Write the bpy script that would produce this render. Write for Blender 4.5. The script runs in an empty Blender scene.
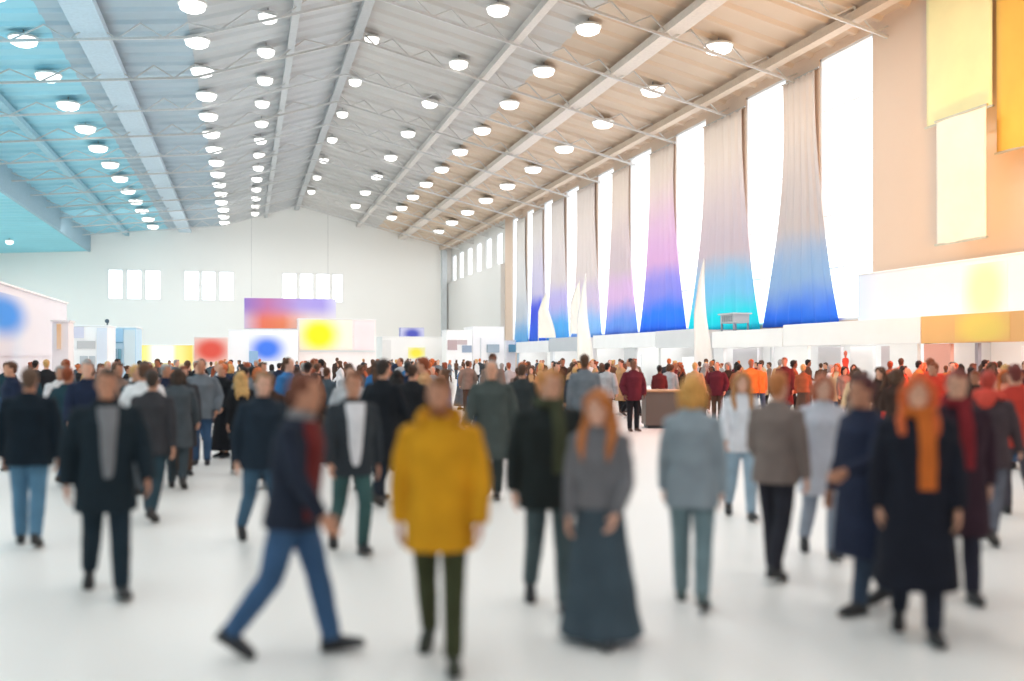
import bpy, bmesh, math, random
from mathutils import Vector, Matrix, noise

random.seed(7)
sc = bpy.context.scene
COL = sc.collection
R = math.radians
V = Vector

# ------------------------------------------------------------------ camera maths
CAM_H = 1.84
YAW = R(14.95)
SY, CY = math.sin(YAW), math.cos(YAW)
F_PX, CX0, HOR = 1000.0, 512.0, 358.0


def at(px, py, d):
    """point at camera depth d"""
    x = (px - CX0) / F_PX * d
    z = CAM_H + (HOR - py) / F_PX * d
    return V((d * SY + x * CY, d * CY - x * SY, z))


def at_x(px, py, X):
    k = (px - CX0) / F_PX
    return at(px, py, X / (SY + k * CY))


def at_y(px, py, Y):
    k = (px - CX0) / F_PX
    return at(px, py, Y / (CY - k * SY))


def lin(c):
    c = c / 255.0
    return c / 12.92 if c <= 0.04045 else ((c + 0.055) / 1.055) ** 2.4


def rgb(r, g, b):
    return (lin(r), lin(g), lin(b), 1.0)


# ------------------------------------------------------------------ materials
MATS = {}


def new_mat(name):
    m = bpy.data.materials.new(name)
    m.use_nodes = True
    nt = m.node_tree
    return m, nt, nt.nodes['Principled BSDF']


def node(nt, t, **kw):
    n = nt.nodes.new(t)
    for k, v in kw.items():
        setattr(n, k, v)
    return n


def mat(name, c, rough=0.6, var=0.06, scale=6.0, bump=0.0, bscale=60.0, metal=0.0, spec=0.5, emit=0.0):
    key = (name, tuple(c), rough, emit)
    if key in MATS:
        return MATS[key]
    m, nt, b = new_mat(name)
    c4 = rgb(*c)
    tc = node(nt, 'ShaderNodeTexCoord')
    nz = node(nt, 'ShaderNodeTexNoise')
    nz.inputs['Scale'].default_value = scale
    nz.inputs['Detail'].default_value = 3
    nt.links.new(tc.outputs['Object'], nz.inputs['Vector'])
    rp = node(nt, 'ShaderNodeValToRGB')
    rp.color_ramp.elements[0].position = 0.3
    rp.color_ramp.elements[1].position = 0.7
    rp.color_ramp.elements[0].color = tuple(max(0, x * (1 - var)) for x in c4[:3]) + (1,)
    rp.color_ramp.elements[1].color = tuple(min(1, x * (1 + var)) for x in c4[:3]) + (1,)
    nt.links.new(nz.outputs['Fac'], rp.inputs['Fac'])
    nt.links.new(rp.outputs['Color'], b.inputs['Base Color'])
    b.inputs['Roughness'].default_value = rough
    b.inputs['Metallic'].default_value = metal
    b.inputs['Specular IOR Level'].default_value = spec
    if bump:
        n2 = node(nt, 'ShaderNodeTexNoise')
        n2.inputs['Scale'].default_value = bscale
        nt.links.new(tc.outputs['Object'], n2.inputs['Vector'])
        bp = node(nt, 'ShaderNodeBump')
        bp.inputs['Strength'].default_value = bump
        bp.inputs['Distance'].default_value = 0.01
        nt.links.new(n2.outputs['Fac'], bp.inputs['Height'])
        nt.links.new(bp.outputs['Normal'], b.inputs['Normal'])
    if emit:
        b.inputs['Emission Color'].default_value = c4
        b.inputs['Emission Strength'].default_value = emit
    MATS[key] = m
    return m


def fabric(c):
    return mat('woven_cloth', c, rough=0.9, var=0.14, scale=5.0, bump=0.25, bscale=90, spec=0.2)


def skin(c=(205, 150, 122)):
    return mat('skin', c, rough=0.55, var=0.07, scale=14, spec=0.35)


def hairm(c):
    return mat('hair_strands', c, rough=0.6, var=0.3, scale=40, bump=0.4, bscale=120, spec=0.3)


def paint(c, rough=0.5):
    return mat('painted_panel', c, rough=rough, var=0.02, scale=0.8)


def metal(c, rough=0.4):
    return mat('brushed_metal', c, rough=rough, var=0.05, metal=0.7)


def lampm(name, c, s):
    return mat(name, c, rough=0.5, var=0.0, emit=s)


def graphic(name, base, blot, centre, radius, emit=0.0):
    """printed panel: a soft-edged colour field on a plain ground (object coordinates, metres)"""
    m, nt, b = new_mat(name)
    tc = node(nt, 'ShaderNodeTexCoord')
    mp = node(nt, 'ShaderNodeMapping')
    mp.vector_type = 'POINT'
    mp.inputs['Location'].default_value = tuple(-c / r for c, r in zip(centre, radius))
    mp.inputs['Scale'].default_value = tuple(1 / r for r in radius)
    nt.links.new(tc.outputs['Object'], mp.inputs['Vector'])
    ln = node(nt, 'ShaderNodeVectorMath', operation='LENGTH')
    nt.links.new(mp.outputs['Vector'], ln.inputs[0])
    rp = node(nt, 'ShaderNodeValToRGB')
    rp.color_ramp.interpolation = 'EASE'
    e = rp.color_ramp.elements
    e[0].position = 0.25
    e[1].position = 1.0
    e[0].color = rgb(*blot)
    e[1].color = rgb(*base)
    nt.links.new(ln.outputs['Value'], rp.inputs['Fac'])
    nt.links.new(rp.outputs['Color'], b.inputs['Base Color'])
    b.inputs['Roughness'].default_value = 0.6
    if emit:
        nt.links.new(rp.outputs['Color'], b.inputs['Emission Color'])
        b.inputs['Emission Strength'].default_value = emit
    return m


def ramp_mat(name, axis, lo, hi, stops, wob=0.0, emit=0.0):
    """dyed cloth / printed board: colours along one object axis"""
    m, nt, b = new_mat(name)
    tc = node(nt, 'ShaderNodeTexCoord')
    sp = node(nt, 'ShaderNodeSeparateXYZ')
    nt.links.new(tc.outputs['Object'], sp.inputs['Vector'])
    mr = node(nt, 'ShaderNodeMapRange')
    mr.inputs['From Min'].default_value = lo
    mr.inputs['From Max'].default_value = hi
    src = sp.outputs[axis]
    if wob:
        nz = node(nt, 'ShaderNodeTexNoise')
        nz.inputs['Scale'].default_value = 0.35
        nt.links.new(tc.outputs['Object'], nz.inputs['Vector'])
        ma = node(nt, 'ShaderNodeMath', operation='MULTIPLY_ADD')
        nt.links.new(nz.outputs['Fac'], ma.inputs[0])
        ma.inputs[1].default_value = wob
        nt.links.new(src, ma.inputs[2])
        src = ma.outputs['Value']
    nt.links.new(src, mr.inputs['Value'])
    rp = node(nt, 'ShaderNodeValToRGB')
    rp.color_ramp.interpolation = 'EASE'
    els = rp.color_ramp.elements
    while len(els) < len(stops):
        els.new(0.5)
    for e, (p, c) in zip(els, stops):
        e.position = p
        e.color = rgb(*c)
    nt.links.new(mr.outputs['Result'], rp.inputs['Fac'])
    nt.links.new(rp.outputs['Color'], b.inputs['Base Color'])
    b.inputs['Roughness'].default_value = 0.8
    if emit:
        nt.links.new(rp.outputs['Color'], b.inputs['Emission Color'])
        b.inputs['Emission Strength'].default_value = emit
    return m


# ------------------------------------------------------------------ mesh builder
class MB:
    def __init__(s):
        s.v, s.f = [], []

    def loft(s, secs, n=18, cap=True):
        """secs: (centre, u, v, ru, rv[, power])"""
        base = len(s.v)
        for q in secs:
            c, u, w, ru, rv = q[:5]
            p = q[5] if len(q) > 5 else 2.0
            for i in range(n):
                t = 2 * math.pi * i / n
                ct, st = math.cos(t), math.sin(t)
                a = math.copysign(abs(ct) ** (2 / p), ct)
                b = math.copysign(abs(st) ** (2 / p), st)
                s.v.append(c + u * (a * ru) + w * (b * rv))
        for k in range(len(secs) - 1):
            for i in range(n):
                j = (i + 1) % n
                s.f.append((base + k * n + i, base + k * n + j, base + (k + 1) * n + j, base + (k + 1) * n + i))
        if cap:
            s.f.append(tuple(base + i for i in reversed(range(n))))
            e = base + (len(secs) - 1) * n
            s.f.append(tuple(e + i for i in range(n)))
        return s

    def tube(s, pts, rad, side=V((1, 0, 0)), n=14):
        secs = []
        for i, p in enumerate(pts):
            d = (pts[min(i + 1, len(pts) - 1)] - pts[max(i - 1, 0)]).normalized()
            u = (side - d * side.dot(d)).normalized()
            w = d.cross(u)
            r = rad[i]
            ru, rv = r if isinstance(r, tuple) else (r, r)
            secs.append((p, u, w, ru, rv))
        return s.loft(secs, n)

    def ellip(s, c, r, M=None, n=14, m=8):
        secs = []
        M = M or Matrix.Identity(3)
        for k in range(m + 1):
            a = -math.pi / 2 + math.pi * k / m
            q = max(math.cos(a), 0.08)
            secs.append((c + M @ V((0, 0, r[2] * math.sin(a))), M @ V((1, 0, 0)), M @ V((0, 1, 0)), r[0] * q, r[1] * q))
        return s.loft(secs, n)

    def box(s, lo, hi):
        b = len(s.v)
        for z in (lo[2], hi[2]):
            for x, y in ((lo[0], lo[1]), (hi[0], lo[1]), (hi[0], hi[1]), (lo[0], hi[1])):
                s.v.append(V((x, y, z)))
        for f in ((3, 2, 1, 0), (4, 5, 6, 7), (0, 1, 5, 4), (1, 2, 6, 5), (2, 3, 7, 6), (3, 0, 4, 7)):
            s.f.append(tuple(b + i for i in f))
        return s

    def bar(s, a, b, w, h=None):
        """square bar from a to b"""
        h = h or w
        d = (b - a).normalized()
        side = V((0, 1, 0)) if abs(d.y) < 0.9 else V((1, 0, 0))
        u = (side - d * side.dot(d)).normalized()
        w2 = d.cross(u)
        base = len(s.v)
        for p in (a, b):
            for i, j in ((-1, -1), (1, -1), (1, 1), (-1, 1)):
                s.v.append(p + u * (i * w / 2) + w2 * (j * h / 2))
        for f in ((0, 1, 2, 3), (7, 6, 5, 4), (0, 4, 5, 1), (1, 5, 6, 2), (2, 6, 7, 3), (3, 7, 4, 0)):
            s.f.append(tuple(base + i for i in f))
        return s

    def mesh(s, name):
        me = bpy.data.meshes.new(name)
        me.from_pydata([tuple(v) for v in s.v], [], s.f)
        bm = bmesh.new()
        bm.from_mesh(me)
        bmesh.ops.recalc_face_normals(bm, faces=bm.faces)
        bm.to_mesh(me)
        bm.free()
        return me

    def build(s, name, m, parent=None, loc=None, smooth=False, bevel=0.0):
        me = s.mesh(name)
        if bevel:
            bm = bmesh.new()
            bm.from_mesh(me)
            bmesh.ops.bevel(bm, geom=list(bm.edges), offset=bevel, segments=2, affect='EDGES', profile=0.5)
            bm.to_mesh(me)
            bm.free()
        if smooth:
            me.polygons.foreach_set('use_smooth', [True] * len(me.polygons))
        return link(name, me, m, parent, loc)


def link(name, me, m=None, parent=None, loc=None):
    o = bpy.data.objects.new(name, me)
    COL.objects.link(o)
    if m is not None:
        if len(me.materials) == 0:
            me.materials.append(m)
        else:
            o.material_slots[0].link = 'OBJECT'
            o.material_slots[0].material = m
    if parent is not None:
        o.parent = parent
    if loc is not None:
        o.location = loc
    return o


def tag(o, label=None, cat=None, group=None, kind=None):
    for k, v in (('label', label), ('category', cat), ('group', group), ('kind', kind)):
        if v:
            o[k] = v
    return o


def thing(name, label, cat, loc=(0, 0, 0), rz=0.0, group=None):
    o = bpy.data.objects.new(name, None)
    COL.objects.link(o)
    o.empty_display_size = 0.2
    o.location = loc
    o.rotation_euler = (0, 0, rz)
    return tag(o, label, cat, group)


def struct(name, mb, m, **kw):
    return tag(mb.build(name, m, **kw), kind='structure')


def copy_tree(o, parent=None):
    c = o.copy()
    COL.objects.link(c)
    if parent is not None:
        c.parent = parent
    for ch in list(o.children):
        copy_tree(ch, c)
    return c


ORD = ['first', 'second', 'third', 'fourth', 'fifth', 'sixth', 'seventh', 'eighth', 'ninth', 'tenth', 'eleventh', 'twelfth', 'thirteenth',
       'fourteenth', 'fifteenth', 'sixteenth', 'seventeenth', 'eighteenth', 'nineteenth', 'twentieth']

# ------------------------------------------------------------------ setting
YF, YN = 133.0, -14.0            # gable wall, open near end
XR = 27.0
ROOF = [(-34.0, 14.4), (-18.6, 15.2), (-18.6, 17.3), (-9.4, 18.23), (-2.8, 18.9), (6.5, 21.8), (17.0, 19.24), (27.4, 16.7)]

mfloor, nt, b = new_mat('polished_floor')
tc = node(nt, 'ShaderNodeTexCoord')
nz = node(nt, 'ShaderNodeTexNoise')
nz.inputs['Scale'].default_value = 0.25
nt.links.new(tc.outputs['Object'], nz.inputs['Vector'])
rp = node(nt, 'ShaderNodeValToRGB')
rp.color_ramp.elements[0].color = rgb(226, 226, 224)
rp.color_ramp.elements[1].color = rgb(238, 237, 234)
nt.links.new(nz.outputs['Fac'], rp.inputs['Fac'])
nt.links.new(rp.outputs['Color'], b.inputs['Base Color'])
b.inputs['Roughness'].default_value = 0.42
b.inputs['Specular IOR Level'].default_value = 0.35

struct('floor', MB().box((-40, YN, -0.2), (XR + 0.4, YF + 0.5, 0)), mfloor)

# --- roof planes, ribbed sheet on the underside
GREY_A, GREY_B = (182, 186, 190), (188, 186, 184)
rc = [('ceiling_aisle_left', 0, 1, (150, 210, 222)), ('ceiling_bay_left', 2, 3, (152, 204, 219)), ('ceiling_bay_right', 3, 4, (170, 184, 194)), ('ceiling_slope_left', 4, 5, (186, 188, 190)), ('ceiling_slope_right', 5, 6, (190, 187, 184)), ('ceiling_eave_right', 6, 7, (200, 180, 160))]  # teal and tan washes of light are put into these sheet colours
for nm, i, j, c in rc:
    a, e = ROOF[i], ROOF[j]
    mb = MB()
    d = V((e[0] - a[0], 0, e[1] - a[1]))
    up = V((-d.z, 0, d.x)).normalized()
    A, B = V((a[0], 0, a[1])), V((e[0], 0, e[1]))
    q = [A + V((0, YN, 0)), B + V((0, YN, 0)), B + V((0, YF, 0)), A + V((0, YF, 0))]
    n0 = len(mb.v)
    mb.v += q + [p + up * 0.3 for p in q]
    for f in ((0, 1, 2, 3), (7, 6, 5, 4), (0, 4, 5, 1), (1, 5, 6, 2), (2, 6, 7, 3), (3, 7, 4, 0)):
        mb.f.append(tuple(n0 + k for k in f))
    y = 18.0
    while y < YF:                      # ribs of the sheet
        k = len(mb.v)
        for yy, dz in ((y - 0.32, 0.0), (y - 0.12, -0.16), (y + 0.12, -0.16), (y + 0.32, 0.0)):
            mb.v += [A + V((0, yy, 0)) + up * dz, B + V((0, yy, 0)) + up * dz]
        for t in range(3):
            mb.f.append((k + 2 * t, k + 2 * t + 1, k + 2 * t + 3, k + 2 * t + 2))
        y += 1.85
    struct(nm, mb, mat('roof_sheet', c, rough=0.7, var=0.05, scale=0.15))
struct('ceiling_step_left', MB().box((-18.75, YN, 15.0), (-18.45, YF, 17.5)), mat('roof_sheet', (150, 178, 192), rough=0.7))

# lengthwise ducts / purlins
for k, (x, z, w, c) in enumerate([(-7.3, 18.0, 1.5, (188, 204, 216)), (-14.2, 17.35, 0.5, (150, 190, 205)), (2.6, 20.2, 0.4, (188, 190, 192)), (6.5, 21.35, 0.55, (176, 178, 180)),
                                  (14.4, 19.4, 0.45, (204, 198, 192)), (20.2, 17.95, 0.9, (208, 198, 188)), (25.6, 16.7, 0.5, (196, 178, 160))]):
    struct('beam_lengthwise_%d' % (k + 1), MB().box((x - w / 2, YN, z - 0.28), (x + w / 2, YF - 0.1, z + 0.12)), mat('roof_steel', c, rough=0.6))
# trusses across
k = 0
y = 23.0
while y < YF - 3:
    mb = MB()
    k += 1
    for a, e in zip(ROOF[2:-1], ROOF[3:]):
        A, B = V((a[0], y, a[1] - 0.25)), V((e[0], y, e[1] - 0.25))
        lo = V((0, 0, -0.75))
        mb.bar(A + lo, B + lo, 0.12)
        n = 3 if e[0] - a[0] < 10 else 5
        for t in range(n):
            P, Q = A.lerp(B, t / n), A.lerp(B, (t + 0.5) / n)
            mb.bar(P, Q + lo, 0.07)
            mb.bar(Q + lo, A.lerp(B, (t + 1) / n), 0.07)
    struct('beam_truss_%d' % k, mb, mat('roof_steel', (200, 200, 200) if k % 2 else (192, 190, 188), rough=0.6))
    y += 7.4

# --- gable wall at the far end
mwall = mat('plaster', (236, 235, 232), rough=0.8, var=0.02, scale=0.05)
mwin = lampm('daylit_glass', (250, 252, 255), 1.15)
mfr = paint((228, 230, 232))


def wall_with_holes(name, lo_x, hi_x, lo_z, hi_z, holes, Y, m):
    """a wall across the hall, built as blocks around rectangular openings (same sill and head)"""
    mb = MB()
    z0, z1 = holes[0][2], holes[0][3]
    mb.box((lo_x, Y, lo_z), (hi_x, Y + 0.4, z0))
    mb.box((lo_x, Y, z1), (hi_x, Y + 0.4, hi_z))
    x = lo_x
    for h in holes:
        mb.box((x, Y, z0), (h[0], Y + 0.4, z1))
        x = h[1]
    mb.box((x, Y, z0), (hi_x, Y + 0.4, z1))
    return struct(name, mb, m)


groups = [((108, 123), (126.5, 142), (145, 161)), ((184, 199.5), (201.5, 216), (219, 234)), ((282, 297), (299.5, 313.5), (316, 330), (332, 343))]
holes = []
for g in groups:
    for a, e in g:
        holes.append((at_y(a, 300, YF).x, at_y(e, 300, YF).x, at_y(200, 300.5, YF).z, at_y(200, 271, YF).z))
wall_with_holes('wall_far', -34.2, XR + 0.4, 0, 16.4, holes, YF, mwall)
mb = MB()
for a, e in zip(ROOF[2:-1], ROOF[3:]):
    k = len(mb.v)
    for yy in (YF, YF + 0.4):
        mb.v += [V((a[0], yy, 16.4)), V((e[0], yy, 16.4)), V((e[0], yy, e[1] + 0.1)), V((a[0], yy, a[1] + 0.1))]
    for f in ((0, 1, 2, 3), (7, 6, 5, 4), (0, 4, 5, 1), (1, 5, 6, 2), (2, 6, 7, 3), (3, 7, 4, 0)):
        mb.f.append(tuple(k + i for i in f))
struct('wall_far_gable', mb, mwall)
for i, h in enumerate(holes):
    mb = MB()
    x0, x1, z0, z1 = h
    t = 0.09
    y0, y1 = YF - 0.05, YF + 0.3
    mb.box((x0, y0, z0), (x1, y1, z0 + t)).box((x0, y0, z1 - t), (x1, y1, z1)).box((x0, y0, z0), (x0 + t, y1, z1)).box((x1 - t, y0, z0), (x1, y1, z1))
    w = struct('window_%d' % (i + 1), mb, mfr)
    MB().box((x0 + t, YF + 0.1, z0 + t), (x1 - t, YF + 0.16, z1 - t)).build('pane', mwin, w)
    MB().box((x0 + t, YF + 0.04, (z0 + z1) / 2 - 0.04), (x1 - t, YF + 0.1, (z0 + z1) / 2 + 0.04)).build('glazing_bar', mfr, w)
NW = len(holes)

# --- right wall: piers and tall windows
WY = [41.0, 48.4, 57.8, 66.0, 73.1, 81.2, 88.2, 94.2, 99.9]
WW = [4.3, 4.3, 4.5, 4.0, 3.6, 3.4, 2.8, 2.4, 2.2]
ZS, ZT = 3.6, 16.35
mpier = mat('warm_plaster', (214, 192, 174), rough=0.8, var=0.03, scale=0.2)
mb = MB()
mb.box((XR, YN, 0), (XR + 0.6, 104, ZS)).box((XR, YN, ZT), (XR + 0.6, 104, 17.1))
y = YN
for yc, w in zip(WY, WW):
    mb.box((XR, y, ZS), (XR + 0.6, yc - w / 2, ZT))
    y = yc + w / 2
mb.box((XR, y, ZS), (XR + 0.6, 104, ZT))
struct('wall_right', mb, mpier)
# the blind stretch near the gable, with short windows over a tall plain panel
mb = MB()
mb.box((XR - 0.5, 104, 0), (XR + 0.6, YF, 12.0)).box((XR, 104, 15.6), (XR + 0.6, YF, 17.1))
wy2 = [106.5, 111.5, 116.5, 121.5, 126.5, 131]
y = 104
for yc in wy2:
    mb.box((XR, y, 12.0), (XR + 0.6, yc - 1.3, 15.6))
    y = yc + 1.3
mb.box((XR, y, 12.0), (XR + 0.6, YF, 15.6))
struct('wall_right_panel', mb, mat('plaster', (214, 214, 212), rough=0.8, var=0.02, scale=0.05))
for i, (yc, w, z0, z1) in enumerate([(a, c, ZS, ZT) for a, c in zip(WY, WW)] + [(a, 2.6, 12.0, 15.6) for a in wy2]):
    mb = MB()
    t = 0.12
    a, e = yc - w / 2, yc + w / 2
    x0, x1 = XR + 0.05, XR + 0.45
    mb.box((x0, a, z0), (x1, e, z0 + t)).box((x0, a, z1 - t), (x1, e, z1)).box((x0, a, z0), (x1, a + t, z1)).box((x0, e - t, z0), (x1, e, z1))
    wnd = struct('window_%d' % (NW + i + 1), mb, mfr)
    MB().box((XR + 0.25, a + t, z0 + t), (XR + 0.32, e - t, z1 - t)).build('pane', mwin, wnd)
    mb = MB()
    for q in range(1, 5 if z0 < 5 else 2):
        zz = z0 + (z1 - z0) * q / (5 if z0 < 5 else 2)
        mb.box((XR + 0.2, a + t, zz - 0.03), (XR + 0.26, e - t, zz + 0.03))
    mb.build('glazing_bar', mfr, wnd)
struct('trim_far_corner', MB().box((at_y(441, 300, YF).x, YF - 0.6, 0), (at_y(446, 300, YF).x, YF, 16.4)), mat('plaster', (196, 202, 206), rough=0.8))

# left aisle side wall
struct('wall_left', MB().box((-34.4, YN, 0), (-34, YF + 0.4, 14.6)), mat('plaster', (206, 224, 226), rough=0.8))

# ------------------------------------------------------------------ ceiling lamps
mhouse = paint((214, 214, 212))
mlamp = lampm('lamp_diffuser', (255, 253, 250), 1.6)


def make_lamp(r):
    root = thing('ceiling_lamp', 'x', 'lamp')
    MB().loft([(V((0, 0, 0.03)), V((1, 0, 0)), V((0, 1, 0)), r * 1.04, r * 1.04), (V((0, 0, 0.12)), V((1, 0, 0)), V((0, 1, 0)), r * 1.02, r * 1.02),
               (V((0, 0, 0.2)), V((1, 0, 0)), V((0, 1, 0)), r * 0.8, r * 0.8), (V((0, 0, 0.24)), V((1, 0, 0)), V((0, 1, 0)), r * 0.3, r * 0.3)], 24).build('housing', mhouse, root, smooth=False)
    MB().loft([(V((0, 0, -0.34)), V((1, 0, 0)), V((0, 1, 0)), r * 0.25, r * 0.25), (V((0, 0, -0.31)), V((1, 0, 0)), V((0, 1, 0)), r * 0.55, r * 0.55), (V((0, 0, -0.2)), V((1, 0, 0)), V((0, 1, 0)), r * 0.85, r * 0.85), (V((0, 0, 0.04)), V((1, 0, 0)), V((0, 1, 0)), r * 0.96, r * 0.96)], 20).build('diffuser', mlamp, root)
    MB().box((-0.03, -0.03, 0.22), (0.03, 0.03, 0.5)).build('hanger', metal((150, 150, 150)), root)
    return root


protos = {}
lamp_rows = [
    ('from the camera in the low teal aisle', -24.5, 14.75, 46, 9.0, 9, 0.42),
    ('from the camera in the outer row of the teal aisle', -29.5, 14.55, 62, 12.0, 5, 0.42),
    ('from the camera in the teal bay row', -10.6, 18.0, 47.5, 6.6, 13, 0.7),
    ('from the camera in the row beside the pale duct', -2.4, 18.85, 44.0, 5.6, 16, 0.66),
    ('from the camera in the row between duct and ridge', 1.2, 20.05, 41.5, 6.1, 15, 0.52),
    ('from the camera in the row under the ridge', 7.4, 21.45, 51, 9.5, 8, 0.46),
    ('from the camera in the first row past the ridge', 12.6, 20.15, 50.0, 9.8, 8, 0.6),
    ('from the camera in the middle row of the tan slope', 17.0, 19.05, 48.5, 7.9, 10, 0.66),
    ('from the camera in the row over the tall windows', 22.8, 17.7, 45.5, 8.3, 10, 0.72),
]
for where, x, z, y0, dy, n, r in lamp_rows:
    for i in range(n):
        lab = 'round ceiling lamp, %s %s' % (ORD[i], where)
        if r not in protos:
            o = protos[r] = make_lamp(r)
        else:
            o = copy_tree(protos[r])
        o['label'] = lab
        o['group'] = 'round ceiling lamps in rows'
        # sit under the local roof line
        for a, e in zip(ROOF[:-1], ROOF[1:]):
            if a[0] != e[0] and a[0] <= x <= e[0]:
                zr = a[1] + (e[1] - a[1]) * (x - a[0]) / (e[0] - a[0])
        o.location = (x, y0 + i * dy, zr - 0.5)
        if i > 1 and dy < 7:
            o.location.x += random.uniform(-0.05, 0.05)

# ------------------------------------------------------------------ drapes between the tall windows; soft-edged light is put into their shape and fades
def drape(name_label, yc, wt, b0, b1, zt, zb, m, seed, x0=XR - 0.15):
    root = thing('hanging_drape', name_label, 'drape', (x0, yc, zb), group='dyed cloth drapes between the tall windows')
    mb = MB()
    n, k = 44, 26
    rnd = random.Random(seed)
    ph = rnd.uniform(0, 6)
    H = zt - zb
    for side in (0, 1):
        for j in range(k + 1):
            t = j / k                             # 0 bottom 1 top
            fl = max(0.0, 1 - t * 1.2) ** 1.7
            e0 = -wt / 2 + (b0 - yc + wt / 2) * fl
            e1 = wt / 2 + (b1 - yc - wt / 2) * fl
            for i in range(n + 1):
                s_ = i / n - 0.5
                fold = 0.06 * math.sin(s_ * 34 + ph + t * 0.8) * (1.1 - 0.5 * t) + 0.03 * math.sin(s_ * 71 + ph * 2)
                yy = e0 + (e1 - e0) * (s_ + 0.5) + 0.08 * math.sin(t * 6 + ph)
                mb.v.append(V((fold + (0.012 if side else -0.012), yy, t * H)))
    st = (n + 1) * (k + 1)
    for side in (0, 1):
        for j in range(k):
            for i in range(n):
                a = side * st + j * (n + 1) + i
                mb.f.append((a, a + 1, a + n + 2, a + n + 1))
    for j in range(k):
        for i in (0, n):
            a = j * (n + 1) + i
            mb.f.append((a, a + n + 1, a + n + 1 + st, a + st))
    for i in range(n):
        for j in (0, k):
            a = j * (n + 1) + i
            mb.f.append((a, a + 1, a + 1 + st, a + st))
    mb.build('cloth', m, root, smooth=True)
    MB().tube([V((0, -wt / 2 - 0.25, H + 0.02)), V((0, wt / 2 + 0.25, H + 0.02))], [0.045, 0.045], V((0, 0, 1)), 10).build('top_rail', metal((190, 186, 182)), root)
    return root


TAN = (238, 222, 210)
dr = [
    ('sky blue and cobalt drape whose cloth fades to tan, beside the upper white fascia', 44.7, 3.0, 7.3, 15.9, 3.45, [(0, (30, 70, 225)), (0.1, (40, 120, 245)), (0.35, (150, 185, 225)), (0.65, (205, 195, 195)), (1, TAN)]),
    ('turquoise drape, the brightest cyan cloth, above the open white stand', 53.05, 4.9, 8.3, 15.8, 3.35, [(0, (0, 190, 245)), (0.14, (0, 225, 240)), (0.35, (130, 200, 240)), (0.6, (206, 190, 200)), (1, TAN)]),
    ('royal blue drape with a pink middle behind the tall white sail of light', 61.9, 3.9, 7.8, 15.8, 3.5, [(0, (25, 90, 240)), (0.2, (40, 130, 250)), (0.4, (150, 150, 240)), (0.62, (225, 180, 225)), (1, TAN)]),
    ('violet and blue drape above the pale grey fascia', 69.6, 3.3, 6.9, 15.8, 3.5, [(0, (45, 85, 225)), (0.16, (110, 160, 245)), (0.4, (225, 190, 232)), (0.65, (215, 198, 205)), (1, TAN)]),
    ('pale lilac drape with azure hem above the white fascia', 77.2, 4.5, 7.8, 15.8, 3.4, [(0, (60, 120, 235)), (0.18, (140, 195, 248)), (0.4, (216, 200, 228)), (0.7, (228, 216, 214)), (1, (232, 220, 214))]),
    ('bright azure drape beside the cream sail of light', 84.7, 3.8, 6.6, 15.8, 3.3, [(0, (40, 140, 235)), (0.2, (90, 180, 245)), (0.45, (200, 190, 240)), (0.7, (226, 216, 218)), (1, (230, 222, 218))]),
    ('indigo blue drape, narrow, with a deep blue patch halfway up', 91.2, 3.4, 5.6, 15.8, 3.2, [(0, (35, 120, 235)), (0.18, (60, 110, 240)), (0.4, (75, 95, 235)), (0.6, (210, 204, 232)), (1, (230, 224, 220))]),
    ('pale grey blue drape, last before the plain corner panel', 97.1, 3.2, 5.4, 15.8, 3.2, [(0, (30, 130, 230)), (0.14, (110, 180, 235)), (0.4, (205, 212, 222)), (0.7, (224, 224, 226)), (1, (230, 226, 222))]),
]
for i, (lab, yc, wt, wb, zt, zb, st) in enumerate(dr):
    m = ramp_mat('dyed_cloth', 2, 0.3, zt - zb, [(p_ * (0.72 if p_ < 1 else 1), c_) for p_, c_ in st], wob=1.6)
    nt = m.node_tree                     # thin cloth lets some daylight through
    bs, out = nt.nodes['Principled BSDF'], nt.nodes['Material Output']
    tr = node(nt, 'ShaderNodeBsdfTranslucent')
    mx = node(nt, 'ShaderNodeMixShader')
    mx.inputs[0].default_value = 0.12
    nt.links.new(bs.inputs['Base Color'].links[0].from_socket, tr.inputs['Color'])
    nt.links.new(bs.outputs[0], mx.inputs[1])
    nt.links.new(tr.outputs[0], mx.inputs[2])
    nt.links.new(mx.outputs[0], out.inputs['Surface'])
    drape(lab, yc, wt, WY[i] + 0.1, WY[i + 1] - 0.1, zt, zb, m, i + 3)

# hanging yellow banners on the near stretch of wall
def flat_banner(label, y0, y1, z0, z1, x, m):
    root = thing('hanging_banner', label, 'banner', (x, (y0 + y1) / 2, z0))
    w, h = y1 - y0, z1 - z0
    mb = MB()
    n, k = 16, 10
    for s_ in (0, 1):
        for j in range(k + 1):
            for i in range(n + 1):
                mb.v.append(V((0.05 * math.sin(i / n * 7) * (1 - j / k * 0.6) + s_ * 0.02, (i / n - 0.5) * w, j / k * h)))
    st = (n + 1) * (k + 1)
    for s_ in (0, 1):
        for j in range(k):
            for i in range(n):
                a = s_ * st + j * (n + 1) + i
                mb.f.append((a, a + 1, a + n + 2, a + n + 1))
    for j in range(k):
        for i in (0, n):
            a = j * (n + 1) + i
            mb.f.append((a, a + n + 1, a + n + 1 + st, a + st))
    mb.build('cloth', m, root, smooth=True)
    for z in (0.0, h):
        MB().tube([V((0.01, -w / 2 - 0.06, z)), V((0.01, w / 2 + 0.06, z))], [0.05, 0.05], V((0, 0, 1)), 10).build('rail', metal((200, 196, 180)), root)
    return root


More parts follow.
